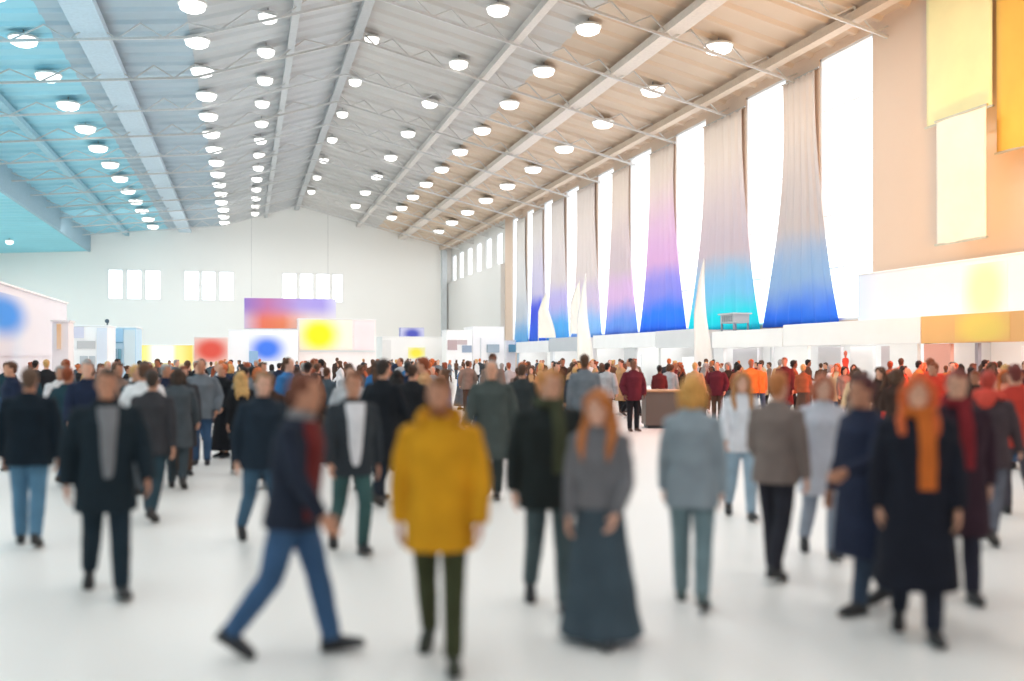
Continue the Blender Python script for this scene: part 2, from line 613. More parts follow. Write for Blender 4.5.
a = at_x(926, 0, 26.3)
e = at_x(992, 0, 26.3)
flat_banner('pale yellow upper banner hanging high on the near wall', e.y, a.y, at_x(950, 120, 26.3).z, 16.2, 26.3, mat('banner_cloth', (236, 226, 172), rough=0.8, var=0.05, scale=0.6))
a = at_x(936, 0, 25.8)
e = at_x(986, 0, 25.8)
flat_banner('cream lower banner hanging beneath the pale yellow one', e.y, a.y, 6.2, at_x(950, 117, 25.8).z, 25.8, mat('banner_cloth', (240, 234, 218), rough=0.8, var=0.05, scale=0.6))
a = at_x(996, 0, 26.3)
flat_banner('deep amber banner at the picture edge beside the yellow banners', 25.5, a.y, at_x(1010, 150, 26.3).z, 16.2, 26.3, mat('banner_cloth', (232, 178, 78), rough=0.8, var=0.08, scale=0.5))

# ------------------------------------------------------------------ right hand stands
WHITE = (250, 250, 249)
XB = 23.5


def yb(px):
    return at_x(px, 358, XB).y


def stand(label, y0, y1, top, door, fascia_c, parts, depth=3.0, extra=None, group='exhibition stands along the tall window wall', x0=XB):
    """stand along the right wall: fascia across the front, walls, roof; parts = list of front panels (ya, yb, colour, set-back)"""
    root = thing('exhibition_stand', label, 'stand', (x0, (y0 + y1) / 2, 0), group=group)
    yo = (y0 + y1) / 2
    a, e = y0 - yo, y1 - yo
    MB().box((0, a, door), (0.25, e, top)).build('fascia', paint(fascia_c), root, bevel=0.01)
    MB().box((depth - 0.12, a, 0), (depth, e, top - 0.05)).build('back_wall', paint(WHITE), root)
    MB().box((0.25, e - 0.12, 0), (depth - 0.12, e, top - 0.05)).build('side_wall', paint((226, 226, 226)), root)
    MB().box((0.25, a, 0), (depth - 0.12, a + 0.12, top - 0.05)).build('side_wall', paint((226, 226, 226)), root)
    MB().box((0.25, a + 0.12, top - 0.12), (depth - 0.12, e - 0.12, top - 0.05)).build('roof_panel', paint(WHITE), root)
    for nm, pa, pb, c, sb, h in parts:
        MB().box((sb, pa - yo, 0), (sb + 0.14, pb - yo, h)).build(nm, paint(c), root)
    # added glowing strip and light to brighten the interior; no lamp known there
    MB().box((0.7, a + 0.6, top - 0.3), (0.9, e - 0.6, top - 0.13)).build('fill_strip', lampm('fill_strip', (255, 252, 248), 1.2), root)
    l = bpy.data.lights.new('fill_strip_light', 'AREA')
    l.shape, l.size, l.size_y, l.energy = 'RECTANGLE', 0.3, max(0.5, (e - a) - 1.4), STAND_W * (e - a)
    lo = bpy.data.objects.new('fill_strip_light', l)
    COL.objects.link(lo)
    lo.location = (x0 + 0.8, yo, top - 0.33)
    return root


STAND_W = 9
P = yb
s1 = stand('orange fronted stand with salmon wall panel at the far right end of the row', P(1090), P(921), 3.33, 2.36, (244, 190, 120),
           [('wall_panel', P(950), P(921) - 0.13, (238, 170, 150), 0.02, 2.34), ('display_board', P(1040), P(981), (222, 212, 212), 1.6, 2.2), ('post', P(975.5) - 0.05, P(974) + 0.02, (170, 160, 165), 0.05, 2.34)])
# printed yellow patch on the orange fascia
yc_ = (P(1090) + P(921)) / 2
MB().box((-0.012, P(1010) - yc_, 2.4), (0.0, P(955) - yc_, 3.3)).build('fascia_print', graphic('fascia_print', (244, 190, 120), (250, 222, 110), (0, P(982) - yc_, 2.85), (1, 1.9, 0.9)), s1)
s2 = stand('white stand with square doorway and grey inner panels next to the orange one', P(920.2), P(783), 3.33, 2.38, WHITE,
           [('wall_panel', P(807), P(783) - 0.13, WHITE, 0.03, 2.36), ('wall_panel', P(919) + 0.13, P(889), WHITE, 0.03, 2.36), ('inner_panel', P(830), P(808), (206, 202, 205), 0.5, 2.3), ('inner_panel', P(853), P(831), (236, 230, 228), 0.9, 2.3),
            ('inner_panel', P(888), P(870), (214, 200, 200), 0.5, 2.3)])
s3 = stand('white stand with deep portal below the turquoise drape', P(782.2), P(712), 3.2, 2.36, WHITE,
           [('wall_panel', P(723), P(712) - 0.13, (232, 232, 234), 0.03, 2.34), ('inner_panel', P(748), P(724), (205, 202, 206), 0.5, 2.3), ('post', P(764), P(762.5), (216, 216, 218), 0.4, 2.34)])
s4 = stand('stand with pale grey fascia just beyond the tall white sail of light', P(698), P(656), 3.42, 2.42, (214, 216, 218), [('post', P(697) - 0.0, P(695), (232, 232, 232), 0.06, 2.4), ('inner_panel', P(676), P(660), (240, 240, 240), 1.4, 1.9)])
s5 = stand('long white fascia stand with square grey pillar', P(655.5), P(593), 3.4, 2.5, (236, 237, 238), [('pillar', P(635), P(623.5), (196, 198, 200), 0.03, 2.48), ('inner_panel', P(617), P(606), (228, 230, 232), 1.6, 2.1)])
s6 = stand('short stand with blue grey fascia block beside the cream sails of light', P(577), P(549), 3.4, 2.35, (184, 190, 196), [('pillar', P(553), P(549.5) - 0.13, (214, 216, 220), 0.02, 2.34)])
s7 = stand('white fascia stand by the first light sail of the window wall', P(548.2), P(516), 3.25, 2.3, (232, 234, 236), [('post', P(517.5), P(516.3) - 0.12, (150, 170, 185), 0.02, 2.28)])

# upper storey band
root = thing('upper_fascia', 'long white upper fascia with printed yellow patch above the orange and white stands', 'fascia', (26.0, 31, 3.31))
y0, y1 = 22.0, at_x(858, 300, 26.0).y
MB().box((0, y0 - 31, 0), (0.7, y1 - 31, 2.15)).build('front_board', ramp_mat('printed_board', 1, at_x(985, 300, 26).y - 31, y1 - 31, [(0, (246, 246, 244)), (0.3, (246, 246, 246)), (0.7, (236, 236, 242)), (1, (214, 226, 246))]), root, bevel=0.02)
MB().box((-0.03, y0 - 31, 2.15), (0.73, y1 - 31, 2.21)).build('coping', paint((250, 250, 250)), root)
yy = at_x(985, 300, 26).y - 31
MB().box((-0.02, at_x(1008, 300, 26).y - 31, 0.06), (0.0, at_x(962, 300, 26).y - 31, 1.98)).build('yellow_print', graphic('yellow_print', (246, 246, 244), (250, 246, 186), (0, yy, 1.0), (1, 1.5, 1.9)), root)

# reception desk with a dress form on it, in front of the white stand
root = thing('reception_desk', 'white reception desk with tan side in front of the doorway stand', 'desk', at(853, 358, 33).xy.to_3d())
MB().box((-1.0, -0.8, 0), (0.9, 0.8, 1.0)).build('body', paint((246, 244, 240)), root, bevel=0.02)
MB().box((-1.08, -0.88, 1.0), (0.98, 0.88, 1.06)).build('worktop', paint((250, 248, 246)), root, bevel=0.015)
MB().box((0.9, -0.8, 0.05), (0.93, 0.8, 0.95)).build('side_board', mat('pale_wood', (222, 178, 146), rough=0.5, var=0.12, scale=3), root)
MB().box((-1.2, -1.3, 0), (1.0, -0.82, 0.5)).build('low_shelf', paint((248, 246, 244)), root, bevel=0.02)
MB().box((-0.4, -1.33, 0.3), (0.3, -1.3, 0.36)).build('slot', paint((150, 150, 150)), root)
dl = root.location.copy()
root = thing('dress_form', 'small red dress form standing on the white reception desk', 'mannequin', (dl.x - 0.15, dl.y + 0.2, 1.06))
root.scale = (0.85, 0.85, 0.85)
U, W = V((1, 0, 0)), V((0, 1, 0))
mred = fabric((226, 84, 66))
MB().loft([(V((0, 0, 0.12)), U, W, 0.2, 0.17), (V((0, 0, 0.4)), U, W, 0.16, 0.13), (V((0, 0, 0.6)), U, W, 0.1, 0.085), (V((0, 0, 0.78)), U, W, 0.14, 0.1), (V((0, 0, 0.88)), U, W, 0.13, 0.08), (V((0, 0, 0.93)), U, W, 0.05, 0.045)], 20).build('dress', mred, root, smooth=True)
MB().loft([(V((0, 0, 0.92)), U, W, 0.035, 0.035), (V((0, 0, 1.0)), U, W, 0.035, 0.04), (V((0, 0, 1.04)), U, W, 0.06, 0.07), (V((0, 0, 1.14)), U, W, 0.062, 0.075), (V((0, 0, 1.2)), U, W, 0.02, 0.03)], 16).build('head', mat('mannequin', (214, 120, 96), rough=0.5), root, smooth=True)
MB().loft([(V((0, 0, 0)), U, W, 0.15, 0.15), (V((0, 0, 0.03)), U, W, 0.15, 0.15), (V((0, 0, 0.04)), U, W, 0.02, 0.02), (V((0, 0, 0.2)), U, W, 0.02, 0.02)], 16).build('stand_base', paint((200, 190, 186)), root)

# roof unit on the portal stand
p = at_x(725, 327, 25.0)
root = thing('air_unit', 'small grey air unit on legs standing on a white stand roof', 'ventilation unit', (24.9, p.y - 1.3, 3.17))
MB().box((-0.45, -0.75, 0.5), (0.45, 0.75, 0.95)).build('casing', paint((176, 184, 190)), root, bevel=0.02)
MB().box((-0.55, -0.85, 0.95), (0.55, 0.85, 1.02)).build('cover', paint((200, 206, 210)), root)
for sx in (-1, 1):
    for sy in (-1, 1):
        MB().box((sx * 0.4 - 0.04, sy * 0.68 - 0.04, 0), (sx * 0.4 + 0.04, sy * 0.68 + 0.04, 0.52)).build('leg', metal((150, 158, 164)), root)
mb = MB()
for q in range(6):
    mb.box((-0.47, -0.6 + q * 0.2, 0.58), (-0.45, -0.48 + q * 0.2, 0.88))
mb.build('grille', paint((140, 148, 154)), root)


def light_sail(label, px, x, top, wid, c, z0=0.0, rz=-115, y=None):  # added sails that stand in for strips of window light
    q = at_x(px, 358, x)
    root = thing('light_sail', label, 'flag', (x, q.y if y is None else y, z0), R(rz), group='tall pointed sails of window light before the drapes')
    MB().loft([(V((0, 0, 0)), U, W, 0.45, 0.45), (V((0, 0, 0.06)), U, W, 0.45, 0.45), (V((0, 0, 0.1)), U, W, 0.08, 0.08)], 20).build('base', metal((210, 210, 212)), root)
    MB().tube([V((0, -wid / 2, 0.08)), V((0, -wid / 2 + 0.02, top * 0.6)), V((0, -wid * 0.25, top * 0.85)), V((0, 0.0, top + 0.05))], [0.035, 0.03, 0.025, 0.02], U, 10).build('pole', metal((220, 220, 222)), root, smooth=True)
    mb = MB()
    n = 24
    for s_ in (0, 1):
        for j in range(n + 1):
            t = j / n
            z = 0.35 + t * (top - 0.35)
            lft = -wid / 2 + wid * 0.5 * max(0, (t - 0.5) * 2) ** 1.6
            w = wid * (1 - t ** 1.5) + 0.03
            for i in range(7):
                mb.v.append(V((0.05 * math.sin(i * 1.3 + t * 5) + s_ * 0.012, lft + w * i / 6, z)))
    st = 7 * (n + 1)
    for s_ in (0, 1):
        for j in range(n):
            for i in range(6):
                k = s_ * st + j * 7 + i
                mb.f.append((k, k + 1, k + 8, k + 7))
    for j in range(n):
        for i in (0, 6):
            k = j * 7 + i
            mb.f.append((k, k + 7, k + 7 + st, k + st))
    mb.build('sail', mat('light_sail_cloth', c, rough=0.8, var=0.03, scale=0.8), root, smooth=True)


light_sail('slim white pointed sail of window light between the portal stand and the grey fascia', 704, 22.75, 6.9, 1.0, (246, 246, 246))
light_sail('cream white sail of window light beside the blue grey fascia block', 586, 22.7, 7.6, 1.2, (246, 244, 238))
light_sail('cream sail of window light rising over the blue grey fascia block', 563, 24.9, 4.4, 1.5, (244, 240, 228), 3.36, y=s6.location.y)
light_sail('cream sail of window light over the plain white fascia near the indigo drape', 535, 24.9, 4.3, 1.5, (242, 238, 224), 3.21, y=s7.location.y)
# of the drapes by the plain panel', 510, 24.4, 6.6, 3.0, (232, 232, 216))


# ------------------------------------------------------------------ stands facing the camera (across the hall)
def island(label, px0, px1, ptop, Y, c, depth=3.0, legs=None, name='exhibition_stand', openings=None, z0=0.0, extra=None, group=None):
    """free standing wall block; front face at Y. returns root and its left/right x, top z (local)"""
    l, r_ = at_y(px0, ptop, Y), at_y(px1, ptop, Y)
    z = l.z
    xo = (l.x + r_.x) / 2
    w = r_.x - l.x
    root = thing(name, label, 'stand' if name != 'light_box' else 'light box', (xo, Y, z0), group=group)
    if openings is None:
        MB().box((-w / 2, 0, 0), (w / 2, depth, z - z0)).build('body', paint(c), root, bevel=0.02)
    MB().box((-w / 2 - 0.04, -0.04, z - z0), (w / 2 + 0.04, depth + 0.04, z - z0 + 0.06)).build('coping', paint((248, 248, 248)), root)
    return root, w, z - z0


def board(root, Y, px0, px1, py0, py1, m, name='printed_panel', t=0.06, off=0.0):
    """panel fixed on the front face of a root standing at plane Y"""
    a, e = at_y(px0, py1, Y), at_y(px1, py0, Y)
    o = root.location
    return MB().box((a.x - o.x, -t - off, a.z - o.z), (e.x - o.x, -off - 0.001, e.z - o.z)).build(name, m, root)


def bmid(root, Y, px, py):
    q = at_y(px, py, Y)
    return (q.x - root.location.x, 0, q.z - root.location.z)


# left: long white stand parallel to the hall with a blue swirl
q0, q1 = at_x(-30, 281, -7.0), at_x(67, 304, -7.0)
root = thing('exhibition_stand', 'long white stand wall with a soft blue swirl print', 'stand', (-7.0, (q0.y + q1.y) / 2, 0))
hh, ln_ = q1.z, (q1.y - q0.y) / 2
MB().box((-3.2, -ln_, 0), (0, ln_, hh)).build('body', paint((240, 240, 246)), root, bevel=0.02)
qa, qb = at_x(0, 312, -7.0), at_x(40, 318, -7.0)
MB().box((0.001, qa.y - root.location.y - 2.0, 1.9), (0.03, qb.y - root.location.y + 2.0, hh - 0.25)).build('swirl_print', graphic('swirl_print', (240, 240, 246), (40, 150, 245), (0, qa.y - root.location.y + 0.3, qa.z - 0.05), (1, 4.6, 0.95)), root)
MB().box((-3.25, -ln_ - 0.05, hh), (0.05, ln_ + 0.05, hh + 0.06)).build('coping', paint((252, 252, 252)), root)

# white frame stand with orange strip
Y = 33.5
root, w, h = island('narrow white frame stand with a vertical orange strip', 52, 68.5, 322, Y, (250, 249, 250), depth=1.0)
board(root, Y, 57, 61, 324, 349, ramp_mat('orange_strip', 2, 1.5, 3.6, [(0, (248, 226, 200)), (1, (246, 196, 130))]), 'orange_strip')
Y2 = at_x(67, 304, -7.0).y + 7.5
root, w, h = island('white stand with lilac upper board and grey lower boards', 69, 108, 326, Y2, (248, 248, 248))
board(root, Y2, 69.5, 84, 327, 338, paint((212, 212, 230)), 'lilac_board')
board(root, Y2, 77, 95, 341, 348.5, paint((196, 196, 198)), 'grey_board')
board(root, Y2, 69, 73.5, 355.5, 372, paint((190, 196, 202)), 'door')
board(root, Y2, 80, 95, 356, 372, paint((190, 196, 202)), 'door')
board(root, Y2, 88.2, 89.2, 356, 372, paint((240, 240, 240)), 'post', t=0.1)
board(root, Y2, 97, 107, 328, 372, paint((222, 230, 242)), 'side_board')
p = at_y(106.5, 325, Y2)
root = thing('spotlight', 'tiny dark spotlight on the corner of the lilac board stand', 'lamp', (p.x, Y2 + 0.3, at_y(69, 326, Y2).z + 0.06))
MB().box((-0.03, -0.03, 0), (0.03, 0.03, 0.14)).build('bracket', metal((90, 100, 110)), root)
MB().tube([V((0, -0.14, 0.2)), V((0, 0.12, 0.16))], [0.1, 0.07], V((1, 0, 0)), 12).build('can', metal((80, 90, 100)), root)
Y3 = Y2 + 3.6
root, w, h = island('pale blue kiosk with two slim windows', 105.5, 136, 327.5, Y3, (190, 222, 240))
board(root, Y3, 106, 123, 329, 341.5, paint((160, 208, 240)), 'upper_board')
board(root, Y3, 106, 123, 342, 343, paint((120, 170, 200)), 'ledge', t=0.1)
board(root, Y3, 113.5, 116.5, 349, 363, paint((110, 160, 180)), 'window')
board(root, Y3, 118.2, 121.5, 349, 363, paint((110, 160, 180)), 'window')
board(root, Y3, 124, 135, 330, 372, paint((208, 228, 236)), 'side_board')

# yellow light box
Y = 72.0
root, w, h = island('yellow light box with a glowing white centre', 137, 193, 345, Y, (248, 232, 170), depth=1.2, name='light_box')
board(root, Y, 138, 192, 345.5, 363, ramp_mat('yellow_print', 0, -w / 2, w / 2, [(0, (250, 222, 90)), (0.14, (252, 232, 140)), (0.34, (255, 254, 250)), (0.6, (255, 254, 250)), (0.72, (252, 232, 150)), (1, (250, 214, 100))], emit=0.12), 'glowing_front')
# red panel
Y = 74.5
root, w, h = island('stand wall with a soft red square', 194, 228, 337, Y, (246, 228, 224), depth=1.6)
board(root, Y, 194.5, 227.5, 338.5, 362, graphic('red_print', (244, 214, 208), (230, 84, 70), bmid(root, Y, 211, 350), (1.75, 3, 1.3)), 'red_square')
# white stand with blue screen
Y = 77.5
root, w, h = island('white stand with a soft blue screen panel', 228.5, 298, 330, Y, (250, 250, 252), depth=4.0)
board(root, Y, 249, 289, 335, 361, graphic('blue_print', (246, 246, 252), (66, 124, 240), bmid(root, Y, 267, 349), (1.75, 3, 1.35)), 'blue_panel')
board(root, Y, 249, 258, 351, 366, paint((150, 184, 218)), 'blue_ledge', t=0.12, off=0.06)
# yellow panel tower
Y = 81.0
root, w, h = island('white and pink stand with the bright yellow panel', 298.5, 376, 319, Y, (250, 240, 238), depth=2.6)
board(root, Y, 299.5, 352, 320, 350, graphic('yellow_blot', (250, 240, 224), (255, 240, 0), bmid(root, Y, 319, 335), (2.2, 3, 2.0)), 'yellow_panel')
board(root, Y, 354, 374, 321, 350, paint((246, 228, 230)), 'pink_panel')
board(root, Y, 299.5, 375, 350.5, 352, paint((228, 228, 228)), 'ledge', t=0.12)
# suspended purple and coral banner box
Y = 84.5
a, e = at_y(244, 328.5, Y), at_y(336, 299, Y)
root = thing('suspended_banner', 'wide suspended banner box printed purple and coral', 'banner', ((a.x + e.x) / 2, Y, a.z))
w, h = e.x - a.x, e.z - a.z
MB().box((-w / 2, 0, 0), (w / 2, 1.8, h)).build('frame', paint((226, 220, 236)), root, bevel=0.02)
m, nt, b = new_mat('coral_print')
tc = node(nt, 'ShaderNodeTexCoord')
sp = node(nt, 'ShaderNodeSeparateXYZ')
nt.links.new(tc.outputs['Object'], sp.inputs['Vector'])
fx = []
for ax, lo, hi, stops in ((0, -w / 2, w / 2, [(0, (150, 120, 200)), (0.25, (200, 120, 170)), (0.6, (180, 160, 225)), (0.85, (170, 155, 228)), (1, (215, 210, 240))]),
                          (0, -w / 2, w / 2, [(0, (214, 190, 216)), (0.2, (240, 120, 90)), (0.42, (246, 140, 100)), (0.7, (246, 226, 216)), (1, (236, 232, 240))])):
    mr = node(nt, 'ShaderNodeMapRange')
    mr.inputs['From Min'].default_value, mr.inputs['From Max'].default_value = lo, hi
    nt.links.new(sp.outputs[ax], mr.inputs['Value'])
    rp = node(nt, 'ShaderNodeValToRGB')
    els = rp.color_ramp.elements
    while len(els) < len(stops):
        els.new(0.5)
    for el, (pp, c) in zip(els, stops):
        el.position, el.color = pp, rgb(*c)
    nt.links.new(mr.outputs['Result'], rp.inputs['Fac'])
    fx.append(rp.outputs['Color'])
mr = node(nt, 'ShaderNodeMapRange')
mr.interpolation_type = 'SMOOTHSTEP'
mr.inputs['From Min'].default_value, mr.inputs['From Max'].default_value = h * 0.2, h * 0.8
nt.links.new(sp.outputs[2], mr.inputs['Value'])
mx = node(nt, 'ShaderNodeMix', data_type='RGBA')
nt.links.new(mr.outputs['Result'], mx.inputs[0])
nt.links.new(fx[1], mx.inputs[6])
nt.links.new(fx[0], mx.inputs[7])
nt.links.new(mx.outputs[2], b.inputs['Base Color'])
MB().box((-w / 2 + 0.03, -0.05, 0.03), (w / 2 - 0.03, -0.001, h - 0.03)).build('printed_front', m, root)
for sx in (-1, 1):
    MB().bar(V((sx * w * 0.42, 0.9, h)), V((sx * w * 0.42, 0.9, 12.5)), 0.03).build('cable', metal((190, 190, 190)), root)

# white stands further along the middle
Y = 90.0
root, w, h = island('white stand with a small yellow square and navy box on its roof', 382, 446, 337, Y, (246, 246, 244), depth=4)
board(root, Y, 408, 425, 347.5, 358.5, graphic('yellow_square', (250, 246, 190), (252, 240, 70), bmid(root, Y, 416, 353), (0.95, 3, 0.7)), 'yellow_square')
board(root, Y, 382.5, 391, 340, 372, paint((232, 232, 230)), 'side_board')
a, e = at_y(402, 336, Y), at_y(426, 327, Y)
root2 = thing('roof_sign', 'soft navy blue sign box on top of a white stand', 'sign', ((a.x + e.x) / 2, Y + 1.0, h + 0.06))
w2, h2 = e.x - a.x, e.z - a.z
MB().box((-w2 / 2, 0, 0), (w2 / 2, 0.8, h2)).build('box', paint((150, 152, 205)), root2, bevel=0.02)
MB().box((-w2 / 2 + 0.03, -0.03, 0.03), (w2 / 2 - 0.03, -0.001, h2 - 0.03)).build('front', graphic('navy_print', (196, 198, 226), (70, 78, 180), (0, 0, 0.25), (1.15, 3, 0.75)), root2)
Y = 87.0
root, w, h = island('tall white stand with a mauve name board', 446.5, 472, 330.5, Y, (248, 248, 248), depth=2.2)
board(root, Y, 436.5 + 11, 457, 340, 350, paint((190, 168, 170)), 'mauve_board')
board(root, Y, 457.2, 467, 340, 344.5, paint((200, 184, 186)), 'mauve_strip')
board(root, Y, 462, 472 - 0.3, 345.5, 352.5, paint((150, 166, 188)), 'blue_grey_board')
Y = 88.5
root, w, h = island('tall white stand with a floating slate sign box', 473, 504, 327, Y, (248, 248, 250), depth=4)
board(root, Y, 486.5, 498, 344.5, 352.5, paint((160, 176, 190)), 'slate_box', t=0.5)
board(root, Y, 480, 481, 338, 372, paint((214, 218, 222)), 'post', t=0.1)
board(root, Y, 489, 493, 357, 361, paint((190, 200, 214)), 'notice')
Y = 92.0
root, w, h = island('slim white stand with a teal sign box beside the sails of light', 506, 515.5, 341, Y, (240, 242, 244), depth=3)
board(root, Y, 508.5, 515, 344.5, 352, paint((96, 150, 176)), 'teal_box', t=0.4)

# low dark counters in the middle distance
for k, (px, py, d, w, c, lab) in enumerate([(668, 0, 26.5, 1.3, (110, 96, 88), 'low brown display counter standing alone on the open floor')]):
    p = at(px, 358, d)
    root = thing('display_counter', lab, 'counter', (p.x, p.y, 0), R(-14))
    MB().box((-w / 2, -0.4, 0.08), (w / 2, 0.4, 0.95)).build('body', paint(c), root, bevel=0.015)
    MB().box((-w / 2 - 0.05, -0.45, 0.95), (w / 2 + 0.05, 0.45, 1.0)).build('worktop', mat('pale_wood', (196, 150, 112), rough=0.5, var=0.12, scale=3), root, bevel=0.01)
    MB().box((-w / 2 + 0.06, -0.36, 0), (w / 2 - 0.06, 0.36, 0.08)).build('plinth', paint((60, 60, 62)), root)

# ------------------------------------------------------------------ people
UX, UY, UZ = V((1, 0, 0)), V((0, 1, 0)), V((0, 0, 1))


def remesh(mb, name, voxel, smooth=3, fold=0.0, fseed=0.0, fscale=(9, 9, 4), deci=None):
    me = mb.mesh(name + '_raw')
    o = bpy.data.objects.new(name + '_raw', me)
    COL.objects.link(o)
    r = o.modifiers.new('r', 'REMESH')
    r.mode = 'VOXEL'
    r.voxel_size = voxel
    s = o.modifiers.new('s', 'SMOOTH')
    s.iterations = smooth
    s.factor = 0.5
    if deci:
        d = o.modifiers.new('d', 'DECIMATE')
        d.ratio = deci
    dg = bpy.context.evaluated_depsgraph_get()
    out = bpy.data.meshes.new_from_object(o.evaluated_get(dg))
    out.name = name
    bpy.data.objects.remove(o)
    bpy.data.meshes.remove(me)
    if fold:
        ns = [v.normal.copy() for v in out.vertices]
        for v, n in zip(out.vertices, ns):
            p = v.co
            q = V((p.x * fscale[0] + fseed, p.y * fscale[1], p.z * fscale[2]))
            a = noise.noise(q) * 0.7 + noise.noise(q * 2.3) * 0.35
            v.co = p + n * (a * fold)
    out.polygons.foreach_set('use_smooth', [True] * len(out.polygons))
    out.update()
    return out


class Fig:
    """joints and garment shells of one posed figure, facing -Y, sole on z = 0"""

    def __init__(s, legs=((26, 6, -6), (-20, 24, 26)), arms=((-18, 8, 20, 0), (18, 8, 25, 0)), lean=2, head=(0, 0), fem=False, wide=1.0):
        s.fem, s.wide = fem, wide
        s.sh = (0.172 if fem else 0.195) * wide
        s.hipw = 0.088
        s.lean = R(lean)
        s.hz = 0.93
        s.H = V((0, 0, s.hz))
        def leg(sx, a, k, fp):
            a, k, fp = R(a), R(k), R(fp)
            hp = V((sx * s.hipw, 0, s.hz - 0.02))
            kn = hp + V((sx * 0.005, -math.sin(a), -math.cos(a))) * 0.43
            an = kn + V((0, -math.sin(a - k), -math.cos(a - k))) * 0.40
            f = V((sx * 0.12, -math.cos(fp), -math.sin(fp))).normalized()
            u = V((0, -math.sin(fp), math.cos(fp)))
            return (hp, kn, an, f, u), min((an - u * 0.088 - f * 0.06).z, (an - u * 0.088 + f * 0.19).z)

        ang = [list(q) for q in legs]
        for _ in range(160):               # bend the longer-reaching leg until both soles touch
            ls = [leg(sx, *q) for sx, q in zip((1, -1), ang)]
            if abs(ls[0][1] - ls[1][1]) < 0.003:
                break
            i = 0 if ls[0][1] < ls[1][1] else 1
            ang[i][1] += 0.4
        s.legs = [q[0] for q in ls]
        lo = min(q[1] for q in ls)
        d = V((0, 0, -lo))
        s.H += d
        s.legs = [(hp + d, kn + d, an + d, f, u) for hp, kn, an, f, u in s.legs]
        s.arms = []
        for sx, (sw, ab, e, inw) in zip((1, -1), arms):
            sp = s.S(sx * s.sh, 0.005, 1.395)
            sw, ab, e, inw = R(sw), R(ab), R(e), R(inw)
            d1 = V((sx * math.sin(ab), -math.sin(sw) * math.cos(ab), -math.cos(sw) * math.cos(ab))).normalized()
            d2 = V((sx * (math.sin(ab) * 0.4 - math.sin(inw)), -math.sin(sw + e), -math.cos(sw + e))).normalized()
            el = sp + d1 * 0.295
            wr = el + d2 * 0.25
            s.arms.append((sp, el, wr, d2, sx))
        yw, pt = R(head[0]), R(head[1])
        s.neck = s.S(0, 0.0, 1.47)
        s.HM = Matrix.Rotation(yw, 3, 'Z') @ Matrix.Rotation(pt + s.lean * 0.4, 3, 'X')
        s.hc = s.S(0, -0.02, 1.625)

    def S(s, x, y, z):
        """upright torso coordinates (hip at .93) to the leaned pose"""
        c, n = math.cos(s.lean), math.sin(s.lean)
        q = z - 0.93
        return s.H + V((x, y * c - q * n, y * n + q * c))

    def ring(s, z, rx, ry, y=0.0, p=2.4):
        c, n = math.cos(s.lean), math.sin(s.lean)
        return (s.S(0, y, z), UX, V((0, c, n)), rx, ry, p)

    # ------------- body
    def hd(s, x, y, z):
        return s.hc + s.HM @ V((x, y, z))

    def head_mb(s, mb):
        U, W = s.HM @ UX, s.HM @ UY
        prof = [(-.118, .022, .024, -.052), (-.108, .036, .036, -.045), (-.085, .05, .056, -.028), (-.055, .058, .074, -.013), (-.02, .065, .086, -.002), (.02, .07, .092, .005),
                (.055, .071, .094, .008), (.085, .06, .08, .01), (.105, .04, .055, .011), (.116, .015, .02, .012)]
        mb.loft([(s.hd(0, y, z), U, W, rx, ry, 2.2) for z, rx, ry, y in prof], 22)
        mb.loft([(s.hd(0, -.084, .022), U, W, .008, .010), (s.hd(0, -.092, -.005), U, W, .011, .014), (s.hd(0, -.097, -.026), U, W, .016, .017), (s.hd(0, -.088, -.036), U, W, .013, .012)], 10)
        mb.ellip(s.hd(0, -.08, .028), (.045, .014, .011), s.HM)           # brow
        mb.ellip(s.hd(0, -.083, -.062), (.022, .011, .0065), s.HM)
        mb.ellip(s.hd(0, -.08, -.074), (.019, .011, .006), s.HM)
        for sx in (-1, 1):
            mb.ellip(s.hd(sx * .071, .01, -.005), (.009, .017, .029), s.HM)
            mb.ellip(s.hd(sx * .042, -.062, -.022), (.018, .018, .016), s.HM)
        mb.tube([s.neck - UZ * 0.06, s.neck + V((0, -.004, .03)), s.hc + s.HM @ V((0, .012, -.07)), s.hc + s.HM @ V((0, .014, -.03))], [.066, .056, .053, .055], UX, 16)

    def hand(s, mb, wr, d, sx, curl=28, scale=1.0):
        inw = V((-sx, 0, 0))
        inw = (inw - d * inw.dot(d)).normalized()
        w = d.cross(inw) * sx
        if w.y > 0 and abs(d.y) < 0.8:
            w = -w
        k = scale
        mb.loft([(wr - d * .015, w, inw, .026, .02), (wr + d * .02 * k, w, inw, .032, .017), (wr + d * .055 * k, w, inw, .041, .015), (wr + d * .09 * k, w, inw, .04, .0125)], 12)
        L = (.068, .078, .072, .056)
        for i in range(4):
            off = (.031, .0105, -.0105, -.030)[i]
            p0 = wr + d * .078 * k + w * off
            a = R(curl * (0.55 + 0.12 * i))
            pts, q, ang = [p0], p0, 0
            dirs = d + w * (off * 1.5)
            dirs.normalize()
            for seg, fr in enumerate((0.24, 0.42, 0.34)):
                ang += a if seg else a * 0.5
                q = q + (dirs * math.cos(ang) + inw * math.sin(ang)) * (L[i] * fr * 1.15)
                pts.append(q)
            mb.tube(pts, [.0098, .0092, .0084, .0068], w, 9)
        p0 = wr + d * .022 * k + w * .024
        t1 = (d * .72 + w * .6 + inw * .35).normalized()
        t2 = (d * .9 + w * .2 + inw * .4).normalized()
        mb.tube([p0 - t1 * .01, p0 + t1 * .03, p0 + t1 * .048 + t2 * .012, p0 + t1 * .048 + t2 * .04], [.015, .0125, .011, .0075], inw, 9)

